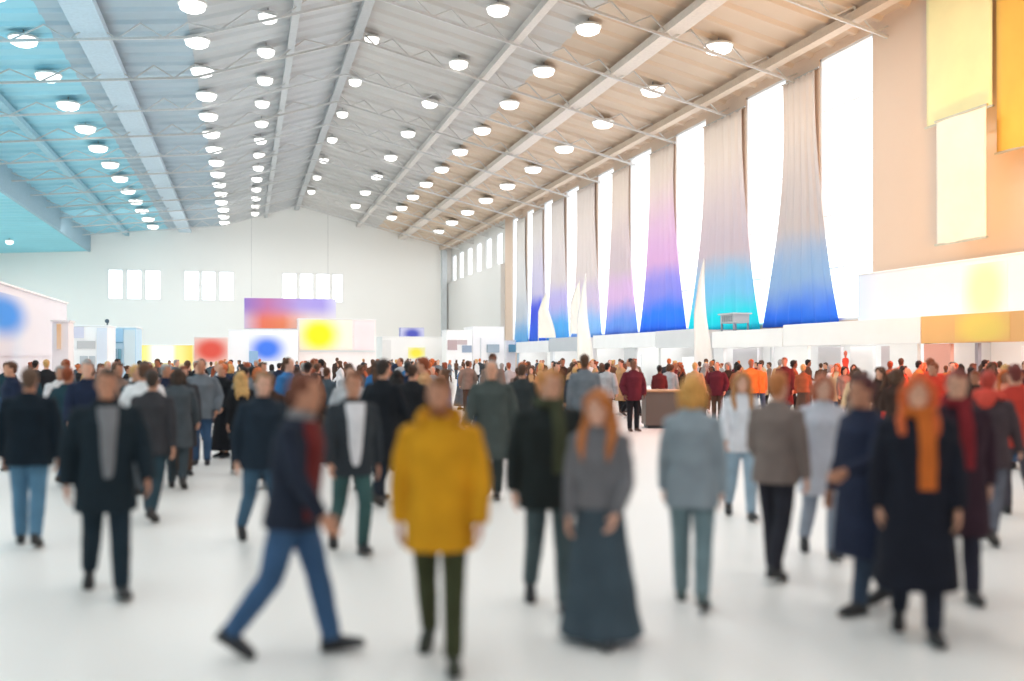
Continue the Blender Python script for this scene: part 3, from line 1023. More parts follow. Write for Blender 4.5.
    def body(s, voxel, deci=None):
        mb = MB()
        f = .93 if s.fem else 1.0
        mb.loft([s.ring(.84, .14, .1), s.ring(.93, .15, .105), s.ring(1.06, .125 * f, .09), s.ring(1.2, .14 * f, .1), s.ring(1.33, .15 * s.wide, .1), s.ring(1.41, s.sh * .8, .075), s.ring(1.46, .09, .06), s.ring(1.49, .06, .055)], 20)
        if s.fem:
            for sx in (-1, 1):
                mb.ellip(s.S(sx * .065, -.085, 1.28), (.055, .045, .055))
        s.head_mb(mb)
        for sp, el, wr, d, sx in s.arms:
            k = .88 if s.fem else 1
            mb.ellip(sp - V((sx * .015, 0, .012)), (.042, .042, .042))
            mb.tube([sp - UZ * .012, sp.lerp(el, .5), el, el.lerp(wr, .3), wr], [.042 * k, .043 * k, .036 * k, .038 * k, (.024 * k, .02 * k)], UY, 14)
            s.hand(mb, wr, d, sx)
        for hp, kn, an, fd, u in s.legs:
            mb.tube([hp + UZ * .03, hp.lerp(kn, .4), kn, kn.lerp(an, .3), an], [.075, .064, .047, .049, .034], UX, 16)
            mb.ellip(an + fd * .05 - u * .05, (.03, .09, .026), Matrix(((1, 0, 0), (0, -fd.y, u.y), (0, -fd.z, u.z))))
        return remesh(mb, 'body', voxel, 2, deci=deci)

    # ------------- garments
    def top(s, voxel, hem=.82, fit=.03, flare=.02, sleeve=.018, short=False, puff=0.0, smooth=3, fold=.006, deci=None, sleeves=True, neck=1.5):
        mb = MB()
        f = .95 if s.fem else 1.0
        t = fit
        hipy = 0.0
        rings = []
        if hem < .9:
            st = max(abs(l[2].y - s.H.y) for l in s.legs)
            n = 4
            for i in range(n):
                z = hem + (.9 - hem) * i / n
                q = (.9 - z) / .6
                rings.append(s.ring(z, .165 + t + flare * q, .122 + t + (flare + .12 * st) * q, 0.0))
        rings += [s.ring(max(hem, .93), .16 + t, .118 + t), s.ring(1.06, (.142 + t) * f, .104 + t), s.ring(1.2, (.152 + t) * f, .112 + t), s.ring(1.33, .158 * s.wide + t, .112 + t), s.ring(1.41, s.sh * .8 + t * .5, .086 + t * .6),
                  s.ring(1.46, .1 + t * .4, .068 + t * .4), s.ring(neck, .07, .066)]
        if s.fem:
            for sx in (-1, 1):
                mb.ellip(s.S(sx * .065, -.092, 1.28), (.065, .05 + t * .6, .065))
        mb.loft(rings, 28)
        if sleeves:
            for sp, el, wr, d, sx in s.arms:
                k = .9 if s.fem else 1
                q = sleeve
                mb.ellip(sp - V((sx * .022, 0, .014)), (.058 + q, .054 + q, .054 + q * .7))
                mb.tube([sp - V((sx * .03, 0, 0)), sp.lerp(el, .5), el, el.lerp(wr, .45), wr + d * .005], [.05 * k + q, .047 * k + q, .042 * k + q, .038 * k + q, .029 * k + q * .9], UY, 16)
        return remesh(mb, 'jacket', voxel, smooth, fold, random.random() * 9, deci=deci)

    def trousers(s, voxel, fit=.016, ankle=.05, deci=None):
        mb = MB()
        mb.loft([s.ring(.83, .12, .1), s.ring(.87, .155, .115), s.ring(.95, .16, .116), s.ring(1.03, .145, .105)], 24)
        for hp, kn, an, fd, u in s.legs:
            mb.tube([hp + UZ * .05, hp.lerp(kn, .35), kn, kn.lerp(an, .35), an - (an - kn).normalized() * .0, an + (an - kn).normalized() * .015], [.088 + fit * .4, .076 + fit, .056 + fit, .054 + fit, ankle + fit * .6, ankle + fit * .7], UX, 18)
        return remesh(mb, 'trousers', voxel, 3, .005, random.random() * 9, (12, 12, 9), deci=deci)

    def skirt(s, voxel, hem=.14, wid=.27, dep=.25, deci=None):
        mb = MB()
        rings = []
        for i in range(8):
            t = i / 7
            z = hem + (1.06 - hem) * t
            rings.append(s.ring(z, wid + (.148 - wid) * t ** .8, dep + (.112 - dep) * t ** .8, 0, 2.1))
        mb.loft(rings, 36)
        return remesh(mb, 'skirt', voxel, 2, .014, random.random() * 9, (16, 16, 1.4), deci=deci)

    def shoe(s, i, voxel=None, big=1.0):
        hp, kn, an, f, u = s.legs[i]
        side = f.cross(u).normalized()
        base = an - u * .088
        mb = MB()
        secs = []
        for y, rx, h in ((-.075, .02, .05), (-.065, .032, .085), (-.03, .037, .1), (.02, .038, .1), (.06, .041, .075), (.12, .046, .055), (.165, .041, .042), (.192, .026, .03), (.2, .012, .02)):
            secs.append((base + f * y + u * (h / 2 + .012), side, u, rx * big, h / 2, 2.8))
        mb.loft(secs, 16)
        me = mb.mesh('shoe')
        me.polygons.foreach_set('use_smooth', [True] * len(me.polygons))
        ms = MB()
        secs = []
        for y, rx in ((-.08, .026), (-.068, .037), (.02, .041), (.12, .05), (.17, .044), (.2, .024)):
            secs.append((base + f * y + u * .01, side, u, rx * big, .01, 4))
        ms.loft(secs, 14)
        return me, ms.mesh('sole')

    def hair(s, kind, voxel, deci=None):
        mb = MB()
        mb.ellip(s.hd(0, .022, .036), (.081, .098, .092), s.HM, 20, 12)
        if kind in ('short', 'crop'):
            mb.ellip(s.hd(0, .055, -.02), (.066, .058, .07), s.HM)
            if kind == 'short':
                mb.ellip(s.hd(.012, -.052, .088), (.058, .04, .028), s.HM)
        if kind in ('bob', 'long'):
            for sx in (-1, 1):
                mb.tube([s.hd(sx * .045, .0, .07), s.hd(sx * .078, .012, .0), s.hd(sx * .083, .01, -.08), s.hd(sx * .075, .0, -.14)], [.03, (.03, .045), (.027, .04), (.016, .03)], UY, 12)
            mb.ellip(s.hd(0, .055, -.06), (.08, .06, .1), s.HM)
        if kind in ('bob', 'long'):
            for sx in (-1, 1):
                mb.tube([s.hd(sx * .004, -.05, .112), s.hd(sx * .03, -.082, .088), s.hd(sx * .058, -.07, .052), s.hd(sx * .076, -.03, .01)], [(.02, .02), (.022, .022), (.02, .026), (.018, .03)], UY, 10)
        if kind == 'long':
            for x in (-.06, -.02, .02, .06):
                mb.tube([s.hd(x, .07, -.05), s.hd(x * 1.2, .1, -.16), s.S(x * 1.4, .125, 1.36), s.S(x * 1.2, .13, 1.25)], [.045, .042, .036, .016], UX, 12)
            for sx in (-1, 1):
                mb.tube([s.hd(sx * .078, .0, -.08), s.S(sx * .105, -.06, 1.44), s.S(sx * .1, -.125, 1.36), s.S(sx * .085, -.14, 1.26)], [.032, .034, .028, .012], UX, 12)
        if kind == 'bun':
            mb.ellip(s.hd(0, .115, .07), (.045, .042, .042), s.HM)
            mb.ellip(s.hd(0, .06, -.015), (.066, .05, .06), s.HM)
        return remesh(mb, 'hair', voxel, 2, .006, random.random() * 9, (40, 40, 14), deci=deci)

    def hood(s, voxel, deci=None):
        mb = MB()
        mb.tube([s.S(.09, -.09, 1.445), s.S(.125, .0, 1.475), s.S(.1, .085, 1.5), s.S(0, .12, 1.51), s.S(-.1, .085, 1.5), s.S(-.125, .0, 1.475), s.S(-.09, -.09, 1.445)], [.022, .034, .05, .058, .05, .034, .022], UZ, 12)
        mb.ellip(s.S(0, .13, 1.44), (.09, .06, .08))
        return remesh(mb, 'hood', voxel, 3, .006, 2.0, deci=deci)

    def collar(s, voxel, h=.05, deci=None):
        mb = MB()
        secs = []
        for z, r, t in ((1.46, .085, .03), (1.48 + h * .4, .078, .02), (1.48 + h, .074, .014)):
            secs.append(s.ring(z, r + .012, r + .004, -.006))
        mb.loft(secs, 22)
        return remesh(mb, 'collar', voxel, 1, .002, deci=deci)

    def scarf(s, voxel):
        mb = MB()
        pts = []
        for i in range(9):
            a = 2 * math.pi * i / 8
            pts.append(s.S(.088 * math.sin(a), -.012 + .085 * math.cos(a), 1.5 + .012 * math.sin(3 * a)))
        mb.tube(pts, [.036] * 9, UZ, 12)
        mb.tube([s.S(.03, -.1, 1.49), s.S(.045, -.165, 1.36), s.S(.05, -.175, 1.18), s.S(.05, -.165, 1.0)], [(.05, .03), (.055, .022), (.06, .018), (.06, .014)], UX, 12)
        return remesh(mb, 'scarf', voxel, 2, .007, 4.0, (20, 20, 8))

    def front(s, fit, z0=1.0, z1=1.46, w=.06):
        """shirt showing between open jacket edges"""
        mb = MB()
        secs = []
        n = 7
        for i in range(n + 1):
            z = z0 + (z1 - z0) * i / n
            ry = .112 if z < 1.34 else .112 - (z - 1.34) * .36
            secs.append(s.ring(z, w * (.55 + .6 * (i / n)), .03, -(ry + fit * .95 - .018)))
        mb.loft(secs, 14)
        return remesh(mb, 'shirt', .009, 2)

    def eyes(s):
        out = []
        for sx in (-1, 1):
            mb = MB()
            mb.ellip(s.hd(sx * .031, -.0775, .006), (.0095, .0095, .0065), s.HM, 12, 8)
            out.append(mb.mesh('eye'))
        return out

    def beard(s):
        mb = MB()
        mb.loft([(s.hd(0, -.058, -.122), s.HM @ UX, s.HM @ UY, .03, .028), (s.hd(0, -.05, -.095), s.HM @ UX, s.HM @ UY, .052, .045), (s.hd(0, -.03, -.06), s.HM @ UX, s.HM @ UY, .062, .06), (s.hd(0, -.01, -.03), s.HM @ UX, s.HM @ UY, .066, .062)], 18)
        return remesh(mb, 'beard', .007, 2, .003, 3, (40, 40, 40))


def heading_rz(dx, dy):
    return math.atan2(dx, -dy)


def cam_dir(px):
    """unit ground vector from the hall point seen at px towards the camera"""
    p = at(px, 358, 1.0)
    return V((-p.x, -p.y, 0)).normalized()


def rz_for(px, turn):
    """turn 0 = facing the camera, +90 = facing picture right, 180 = back view"""
    d = cam_dir(px)
    r = V((CY, -SY, 0))
    t = R(turn)
    q = d * math.cos(t) + r * math.sin(t)
    return heading_rz(q.x, q.y)


SK = [(214, 160, 132), (196, 140, 112), (160, 108, 82), (222, 172, 148), (120, 82, 64)]


def near_person(label, px, d, height, turn, fig, top=None, bottom=None, hair=None, shoes=(40, 40, 44), sk=0, extras=(), group='people walking near the camera', vox=1.0):
    root = thing('person', label, 'person', at(px, 358, d).xy.to_3d(), rz_for(px, turn), group)
    k = height / 1.745
    root.scale = (k, k, k)
    link('body', fig.body(.0072 * vox), skin(SK[sk]), root)
    cv = .011 * vox
    if bottom:
        kd, c, kw = bottom
        link(kd, getattr(fig, kd)(cv, **kw), fabric(c), root)
    tp = None
    if top:
        c, kw = top
        nm = kw.pop('name', 'jacket')
        tp = link(nm, fig.top(cv, **kw), fabric(c), root)
    if hair:
        kd, c = hair
        link('hair', fig.hair(kd, .008 * vox), hairm(c), root)
    for i in (0, 1):
        a, b_ = fig.shoe(i)
        so = link('shoe', a, mat('shoe_leather', shoes, rough=0.45, var=0.1), root)
        link('sole', b_, mat('rubber_sole', (60, 58, 56), rough=0.8), so)
    for e in fig.eyes():
        link('eye', e, mat('eye', (60, 46, 40), rough=0.2, var=0.0), root)
    for x in extras:
        kd, c = x[0], x[1]
        if kd == 'hood':
            link('hood', fig.hood(.012), fabric(c), tp)
        elif kd == 'collar':
            link('collar', fig.collar(.008, **(x[2] if len(x) > 2 else {})), fabric(c), tp)
        elif kd == 'scarf':
            link('scarf', fig.scarf(.01), fabric(c), root)
        elif kd == 'shirt':
            link('shirt', fig.front(**x[2]), fabric(c), root)
        elif kd == 'beard':
            link('beard', fig.beard(), hairm(c), root)
        elif kd == 'panel':          # contrasting front half of a two-tone jacket
            link('front_panel', x[2](fig), fabric(c), tp)
    return root


def walk(a=26, b=-20, ka=6, kb=24, fa=-8, fb=28, **kw):
    return Fig(legs=((a, ka, fa), (b, kb, fb)), **kw)


def maroon_front(f):
    mb = MB()
    mb.loft([f.ring(z, rx, ry, y, 2.4) for z, rx, ry, y in ((.86, .15, .06, -.094), (1.0, .145, .06, -.088), (1.2, .15, .065, -.088), (1.33, .155, .065, -.086), (1.41, .14, .05, -.07), (1.47, .08, .04, -.05))], 24)
    return remesh(mb, 'front_panel', .011, 2, .004, 5.0)


random.seed(21)
NEAR = []


def N(*a, **k):
    o = near_person(*a, **k)
    NEAR.append(o)
    return o


# 1 striding man in profile
N('man striding in profile in navy and maroon jacket, blue jeans', 293, 6.2, 1.76, 84,
  walk(17, -15, 4, 16, -8, 26, arms=((-10, 6, 12, 0), (14, 6, 22, 0)), lean=5, head=(0, 2)),
  top=((38, 44, 58), dict(hem=.8, fit=.034)), bottom=('trousers', (62, 92, 128), dict(fit=.02)), hair=('short', (110, 62, 44)), sk=1, shoes=(34, 38, 46),
  extras=(('collar', (130, 128, 130), dict(h=.04)), ('panel', (104, 38, 38), maroon_front)))
# 2 mustard parka
N('person in a mustard yellow hooded parka and dark olive trousers', 440, 6.05, 1.74, -4,
  walk(14, -12, 4, 20, -4, 22, arms=((6, 9, 14, 2), (-8, 9, 12, 2)), lean=1, head=(0, 4)),
  top=((208, 148, 30), dict(hem=.7, fit=.042, flare=.02, sleeve=.026, fold=.009, name='parka')), bottom=('trousers', (62, 66, 44), dict(fit=.012)), hair=('short', (116, 70, 34)), sk=1, shoes=(52, 56, 44),
  extras=(('hood', (196, 138, 26)), ('beard', (132, 76, 36))))
# 3 dark puffer man
N('man in bulky blackish jacket with sandy hair beside the long grey dress', 549, 7.35, 1.76, 10,
  walk(12, -12, 4, 18, -4, 20, arms=((2, 10, 20, 0), (-8, 9, 16, 0)), lean=1, head=(28, 0)),
  top=((36, 42, 42), dict(hem=.74, fit=.06, flare=.03, sleeve=.034, fold=.009)), bottom=('trousers', (78, 92, 96), dict(fit=.014)), hair=('short', (196, 130, 66)), sk=0,
  extras=(('collar', (30, 34, 34), dict(h=.05)), ('scarf', (70, 74, 56))))
# 4 woman in long grey dress
N('woman in a floor-length slate grey dress with long auburn hair', 600, 6.5, 1.63, -14,
  walk(8, -8, 4, 14, -2, 14, arms=((8, 6, 30, 12), (2, 6, 18, 4)), fem=True, head=(-8, 6)),
  top=((112, 112, 116), dict(hem=.9, fit=.022, name='cardigan')), bottom=('skirt', (70, 84, 94), dict(hem=.05, wid=.3, dep=.27)), hair=('long', (186, 112, 56)), sk=3, shoes=(60, 64, 70))
# 5 teal-dark open coat, left
N('man in an open dark coat over a grey shirt', 106, 7.8, 1.77, 6,
  walk(16, -14, 4, 20, -6, 24, arms=((8, 12, 22, 2), (-10, 12, 20, 2)), lean=2, wide=1.06),
  top=((30, 42, 50), dict(hem=.66, fit=.05, flare=.05, sleeve=.03, name='coat')), bottom=('trousers', (34, 48, 58), dict(fit=.02)), hair=('short', (70, 54, 44)), sk=1,
  extras=(('shirt', (128, 130, 134), dict(fit=.055, z0=.92, w=.07)), ('collar', (28, 36, 42), dict(h=.03))))
# 6 navy jacket, blue jeans far left
N('person in blackish jacket and pale blue jeans under the blue swirl', 29, 9.85, 1.74, 172,
  walk(10, -10, 4, 16, -4, 16, arms=((4, 8, 12, 0), (-6, 8, 12, 0))),
  top=((22, 34, 44), dict(hem=.78, fit=.06, sleeve=.034, fold=.009)), bottom=('trousers', (88, 128, 156), dict(fit=.02)), hair=('crop', (96, 74, 60)), sk=1)
# 7..
N('person in a dark brown-grey jacket walking away just behind the open dark coat', 152, 11.4, 1.72, 165,
  walk(18, -14, arms=((12, 8, 14, 0), (-12, 8, 14, 0))),
  top=((62, 62, 66), dict(hem=.76, fit=.045)), bottom=('trousers', (46, 66, 76), dict()), hair=('short', (60, 50, 44)), vox=1.25)
N('slim person in charcoal coat and charcoal trousers below the yellow light box', 178, 14.2, 1.7, 175,
  walk(12, -12), top=((74, 82, 88), dict(hem=.58, fit=.035, name='coat')), bottom=('trousers', (60, 70, 76), dict()), hair=('bob', (64, 52, 44)), vox=1.4)
N('person in navy jacket and blue jeans walking right behind the striding man', 262, 9.9, 1.73, 20,
  walk(20, -16, arms=((10, 8, 18, 0), (-12, 8, 16, 0))), top=((36, 48, 60), dict(hem=.78, fit=.05)), bottom=('trousers', (70, 100, 124), dict()), hair=('short', (150, 116, 84)), sk=3, vox=1.2)
N('man with an open dark jacket over a white shirt, teal trousers, mid-stride', 352, 9.4, 1.75, 14,
  walk(22, -18, arms=((-14, 9, 20, 0), (14, 9, 20, 0)), lean=3), top=((52, 58, 64), dict(hem=.78, fit=.04)), bottom=('trousers', (62, 92, 92), dict(fit=.012)), hair=('short', (130, 84, 60)), sk=1,
  extras=(('shirt', (226, 226, 230), dict(fit=.045, z0=.88, w=.085)),), vox=1.2)
N('tall person in a black knee-length coat beside the mustard parka', 382, 12.6, 1.82, 150,
  walk(10, -10), top=((28, 32, 38), dict(hem=.5, fit=.045, flare=.03, name='coat')), bottom=('trousers', (36, 42, 52), dict()), hair=('short', (52, 44, 40)), vox=1.3)
N('person in a black coat half hidden by the mustard parka, face turned away', 412, 15.0, 1.74, 160,
  walk(12, -10), top=((34, 36, 40), dict(hem=.6, fit=.04, name='coat')), bottom=('trousers', (40, 44, 50), dict()), hair=('bun', (70, 50, 40)), vox=1.4)
N('broad person in a grey-green overcoat just past the mustard parka', 492, 13.2, 1.8, -10,
  walk(12, -10, wide=1.1), top=((74, 82, 80), dict(hem=.5, fit=.06, flare=.04, sleeve=.034, name='coat')), bottom=('trousers', (52, 60, 60), dict()), hair=('crop', (150, 146, 142)), sk=0, vox=1.3)
N('person in dark slate jacket and narrow trousers beyond the sandy-haired man', 522, 16.5, 1.74, 170,
  walk(12, -10), top=((50, 56, 58), dict(hem=.76, fit=.04)), bottom=('trousers', (54, 64, 66), dict()), hair=('short', (80, 60, 46)), vox=1.4)
# right half
N('person in a grey-blue jacket and teal trousers with golden hair, on the open floor', 692, 7.5, 1.7, 176,
  walk(10, -10, 4, 16, -3, 16, arms=((4, 8, 14, 0), (-4, 8, 14, 0)), fem=True), top=((146, 158, 166), dict(hem=.74, fit=.035)), bottom=('trousers', (118, 140, 146), dict()), hair=('bob', (216, 158, 84)), sk=3, shoes=(90, 110, 112))
N('person in a white blouse and pale blue jeans behind the grey-blue jacket', 741, 11.5, 1.68, 10,
  walk(14, -12, fem=True), top=((222, 224, 230), dict(hem=.8, fit=.03, name='blouse')), bottom=('trousers', (150, 172, 188), dict()), hair=('long', (178, 128, 84)), sk=3, vox=1.25)
N('person in taupe jacket and black trousers standing alone before the portal stand', 776, 8.4, 1.72, 150,
  walk(10, -8, 4, 12, -3, 12, arms=((4, 7, 40, 14), (-2, 7, 14, 0))), top=((128, 114, 108), dict(hem=.8, fit=.035)), bottom=('trousers', (48, 48, 56), dict()), hair=('short', (190, 120, 70)), sk=0)
N('person dressed all in pale grey before the white reception desk', 822, 9.2, 1.7, 12,
  walk(16, -14, fem=True), top=((196, 198, 208), dict(hem=.62, fit=.04, name='coat')), bottom=('trousers', (150, 158, 172), dict()), hair=('bob', (186, 112, 84)), sk=3, vox=1.1)
N('woman in a near-black long coat with long orange hair and an orange scarf', 917, 6.6, 1.73, 6,
  walk(10, -10, 4, 14, -3, 14, arms=((2, 9, 16, 2), (-4, 9, 14, 2)), fem=True, wide=1.08),
  top=((28, 30, 40), dict(hem=.34, fit=.06, flare=.05, sleeve=.034, name='coat')), bottom=('trousers', (40, 44, 56), dict()), hair=('long', (208, 98, 48)), sk=0, extras=(('scarf', (198, 104, 44)),))
N('person in dark blue long coat holding one hand forward', 866, 7.3, 1.72, -62,
  walk(12, -10, 4, 16, -3, 16, arms=((26, 8, 48, 6), (2, 8, 18, 0))),
  top=((40, 46, 66), dict(hem=.42, fit=.055, flare=.04, name='coat')), bottom=('trousers', (58, 70, 88), dict()), hair=('short', (86, 48, 50)), sk=1)
N('person in a dark plum coat with burgundy scarf next to the orange-haired woman', 956, 7.7, 1.75, 10,
  walk(12, -10, 4, 16, -3, 16), top=((54, 36, 46), dict(hem=.5, fit=.055, flare=.04, sleeve=.03, name='coat')), bottom=('trousers', (46, 46, 58), dict()), hair=('short', (132, 60, 50)), sk=0, extras=(('scarf', (128, 40, 46)),))
N('person in a charcoal jacket with coral red hood near the orange stand', 988, 10.0, 1.72, 168,
  walk(16, -12), top=((72, 60, 64), dict(hem=.76, fit=.045)), bottom=('trousers', (96, 98, 108), dict()), hair=('short', (178, 66, 52)), extras=(('hood', (214, 82, 68)),), vox=1.2)
N('person in a brick red jacket and dark grey trousers at the picture edge', 1016, 11.8, 1.76, -160,
  walk(12, -12), top=((188, 62, 50), dict(hem=.78, fit=.045)), bottom=('trousers', (78, 74, 82), dict()), hair=('short', (110, 48, 42)), vox=1.25)

# ------------------------------------------------------------------ crowd
def build_template(fig, top_kw, hair_kind, bottom='trousers', mid=True, hooded=False):
    v = .016 if mid else .026
    parts = [('body', fig.body(.0125 if mid else .02)), (bottom, getattr(fig, bottom)(v)), ('jacket', fig.top(v, **dict(top_kw))), ('hair', fig.hair(hair_kind, .013 if mid else .022))]
    sh = MB()
    for i in (0, 1):
        me, so = fig.shoe(i)
        b0 = len(sh.v)
        sh.v += [x.co.copy() for x in me.vertices]
        sh.f += [tuple(b0 + q for q in p.vertices) for p in me.polygons]
    if mid:
        shoes = [('shoe', fig.shoe(i)[0]) for i in (0, 1)]
        if hooded:
            shoes.append(('hood', fig.hood(.016)))
        return parts + shoes
    me = bpy.data.meshes.new('person')
    vs, fs, mi = [], [], []
    for k, (nm, m) in enumerate(parts + [('shoe', sh.mesh('shoe'))]):
        b0 = len(vs)
        vs += [x.co[:] for x in m.vertices]
        for p in m.polygons:
            fs.append(tuple(b0 + q for q in p.vertices))
            mi.append(k)
    me.from_pydata(vs, [], fs)
    me.polygons.foreach_set('material_index', mi)
    me.polygons.foreach_set('use_smooth', [True] * len(fs))
    for k in range(5):
        me.materials.append(skin(SK[0]))
    me.update()
    return me


A_ = lambda **k: k
POSES = [
    ('hip-length jacket', A_(legs=((16, 6, -6), (-14, 20, 22))), A_(hem=.78, fit=.035), 'short', 'trousers'),
    ('long coat', A_(legs=((3, 3, 0), (-2, 3, 0)), arms=((2, 7, 12, 0), (0, 7, 10, 0))), A_(hem=.45, fit=.045, flare=.03), 'short', 'trousers'),
    ('short jacket', A_(legs=((6, 5, 0), (-4, 4, 0)), arms=((10, 8, 75, 16), (2, 8, 12, 0)), fem=True), A_(hem=.84, fit=.03), 'bob', 'trousers'),
    ('coat', A_(legs=((10, 5, -2), (-10, 16, 14)), fem=True), A_(hem=.6, fit=.04, flare=.03), 'long', 'trousers'),
    ('padded jacket', A_(legs=((2, 2, 0), (2, 2, 0)), arms=((-6, 16, 34, 14), (-6, 16, 34, 14)), wide=1.06), A_(hem=.76, fit=.055, sleeve=.032), 'crop', 'trousers'),
    ('top over a long skirt', A_(legs=((2, 2, 0), (-2, 2, 0)), fem=True, arms=((4, 6, 40, 10), (4, 6, 20, 4))), A_(hem=.92, fit=.025), 'bun', 'skirt'),
    ('sweater', A_(legs=((14, 4, -4), (-12, 18, 18)), arms=((14, 8, 60, 8), (-8, 8, 14, 0))), A_(hem=.86, fit=.028), 'short', 'trousers'),
]
FARM, MIDM = [], []
for nm, fk, tk, hk, bt in POSES:
    FARM.append(build_template(Fig(**fk), tk, hk, bt, mid=False))
    MIDM.append(build_template(Fig(**fk), tk, hk, bt, mid=True))

COLS = {
    'black': (34, 36, 40), 'charcoal': (58, 62, 68), 'slate': (74, 88, 98), 'dark teal': (36, 62, 72), 'navy': (34, 44, 66), 'steel grey': (112, 120, 128), 'pale grey': (176, 178, 182), 'white': (226, 226, 228),
    'taupe': (138, 118, 108), 'brown': (98, 68, 54), 'dark brown': (64, 48, 42), 'maroon': (104, 44, 46), 'rust': (158, 88, 58), 'tan': (196, 154, 112), 'sand': (220, 190, 150), 'bright blue': (54, 112, 168),
    'coral': (238, 104, 78), 'scarlet': (222, 70, 50), 'orange': (232, 134, 66), 'salmon': (238, 160, 132), 'wine': (98, 38, 50), 'olive': (86, 82, 54),
}
HAIRS = {'black': (30, 27, 27), 'brown': (86, 60, 44), 'auburn': (140, 72, 44), 'blond': (206, 164, 104), 'grey': (156, 154, 152), 'ginger': (200, 108, 56)}
HW = ['black', 'brown', 'brown', 'auburn', 'blond', 'grey', 'black', 'brown', 'ginger']
LEGS = {'black': (34, 35, 40), 'grey': (92, 98, 104), 'blue': (64, 90, 122), 'brown': (88, 70, 60)}
PAL = [  # teal and red washes over the crowd are put into coat colours
    (0, 240, ['dark teal', 'slate', 'black', 'charcoal', 'navy', 'steel grey', 'dark teal', 'slate', 'taupe', 'white']),
    (240, 420, ['slate', 'black', 'charcoal', 'dark brown', 'navy', 'steel grey', 'pale grey', 'brown', 'white', 'bright blue', 'rust']),
    (420, 590, ['charcoal', 'taupe', 'black', 'dark brown', 'steel grey', 'olive', 'tan', 'pale grey', 'rust', 'white', 'bright blue']),
    (590, 740, ['brown', 'maroon', 'taupe', 'dark brown', 'pale grey', 'tan', 'charcoal', 'white', 'rust', 'wine']),
    (740, 862, ['rust', 'tan', 'sand', 'brown', 'orange', 'salmon', 'maroon', 'white', 'taupe']),
    (862, 1040, ['coral', 'scarlet', 'orange', 'maroon', 'salmon', 'wine', 'rust', 'scarlet', 'dark brown']),
]
SECT = [(0, 50, 'before the blue swirl wall'), (50, 70, 'by the orange strip frame'), (70, 104, 'before the lilac board stand'), (104, 137, 'before the pale blue kiosk'), (137, 193, 'before the yellow light box'), (193, 229, 'below the red square'),
        (229, 262, 'at the start of the blue screen'), (262, 299, 'below the blue screen'), (299, 340, 'below the yellow panel'), (340, 382, 'below the pale pink panel'), (382, 428, 'below the navy roof sign'), (428, 472, 'before the mauve board'), (472, 506, 'before the slate sign box'),
        (506, 549, 'before the indigo drape'), (549, 593, 'before the blue grey fascia'), (593, 625, 'by the grey pillar stand'), (625, 657, 'past the grey pillar'), (657, 698, 'below the pale grey fascia'), (698, 724, 'by the slim white sail'), (724, 752, 'before the grey portal'),
        (752, 784, 'beside the portal'), (784, 826, 'before the doorway stand'), (826, 890, 'around the reception desk'), (890, 930, 'by the salmon wall panel'), (930, 975, 'before the orange fascia'), (975, 1045, 'at the end of the orange fascia')]

placed = [(o.location.x, o.location.y, 0.85) for o in NEAR]
placed += [(dl.x, dl.y, 2.0)]
for o in list(COL.objects):
    if o.name.startswith('display_counter'):
        placed.append((o.location.x, o.location.y, 1.5))
used = {}
KEYS = list(COLS)


def pal_for(px):
    for a, e, c in PAL:
        if a <= px < e:
            return c
    return PAL[-1][2]


def sect_for(px):
    for a, e, t in SECT:
        if px < e:
            return t
    return SECT[-1][2]


def free(x, y, r=.68):
    return all((x - a) ** 2 + (y - b_) ** 2 > max(r, q) ** 2 for a, b_, q in placed)


BLOCK = []    # keep clear of the stands
for o in COL.objects:
    if o.parent is None and o.get('category') in ('stand', 'light box', 'flag', 'desk'):
        xs, ys = [], []
        for ch in o.children:
            for c in ch.bound_box:
                xs.append(o.location.x + c[0])
                ys.append(o.location.y + c[1])
        if xs:
            BLOCK.append((min(xs) - .55, max(xs) + .55, min(ys) - .55, max(ys) + .55))


def clear(x, y):
    return all(not (a < x < e and c < y < g) for a, e, c, g in BLOCK) and -33 < x < 26


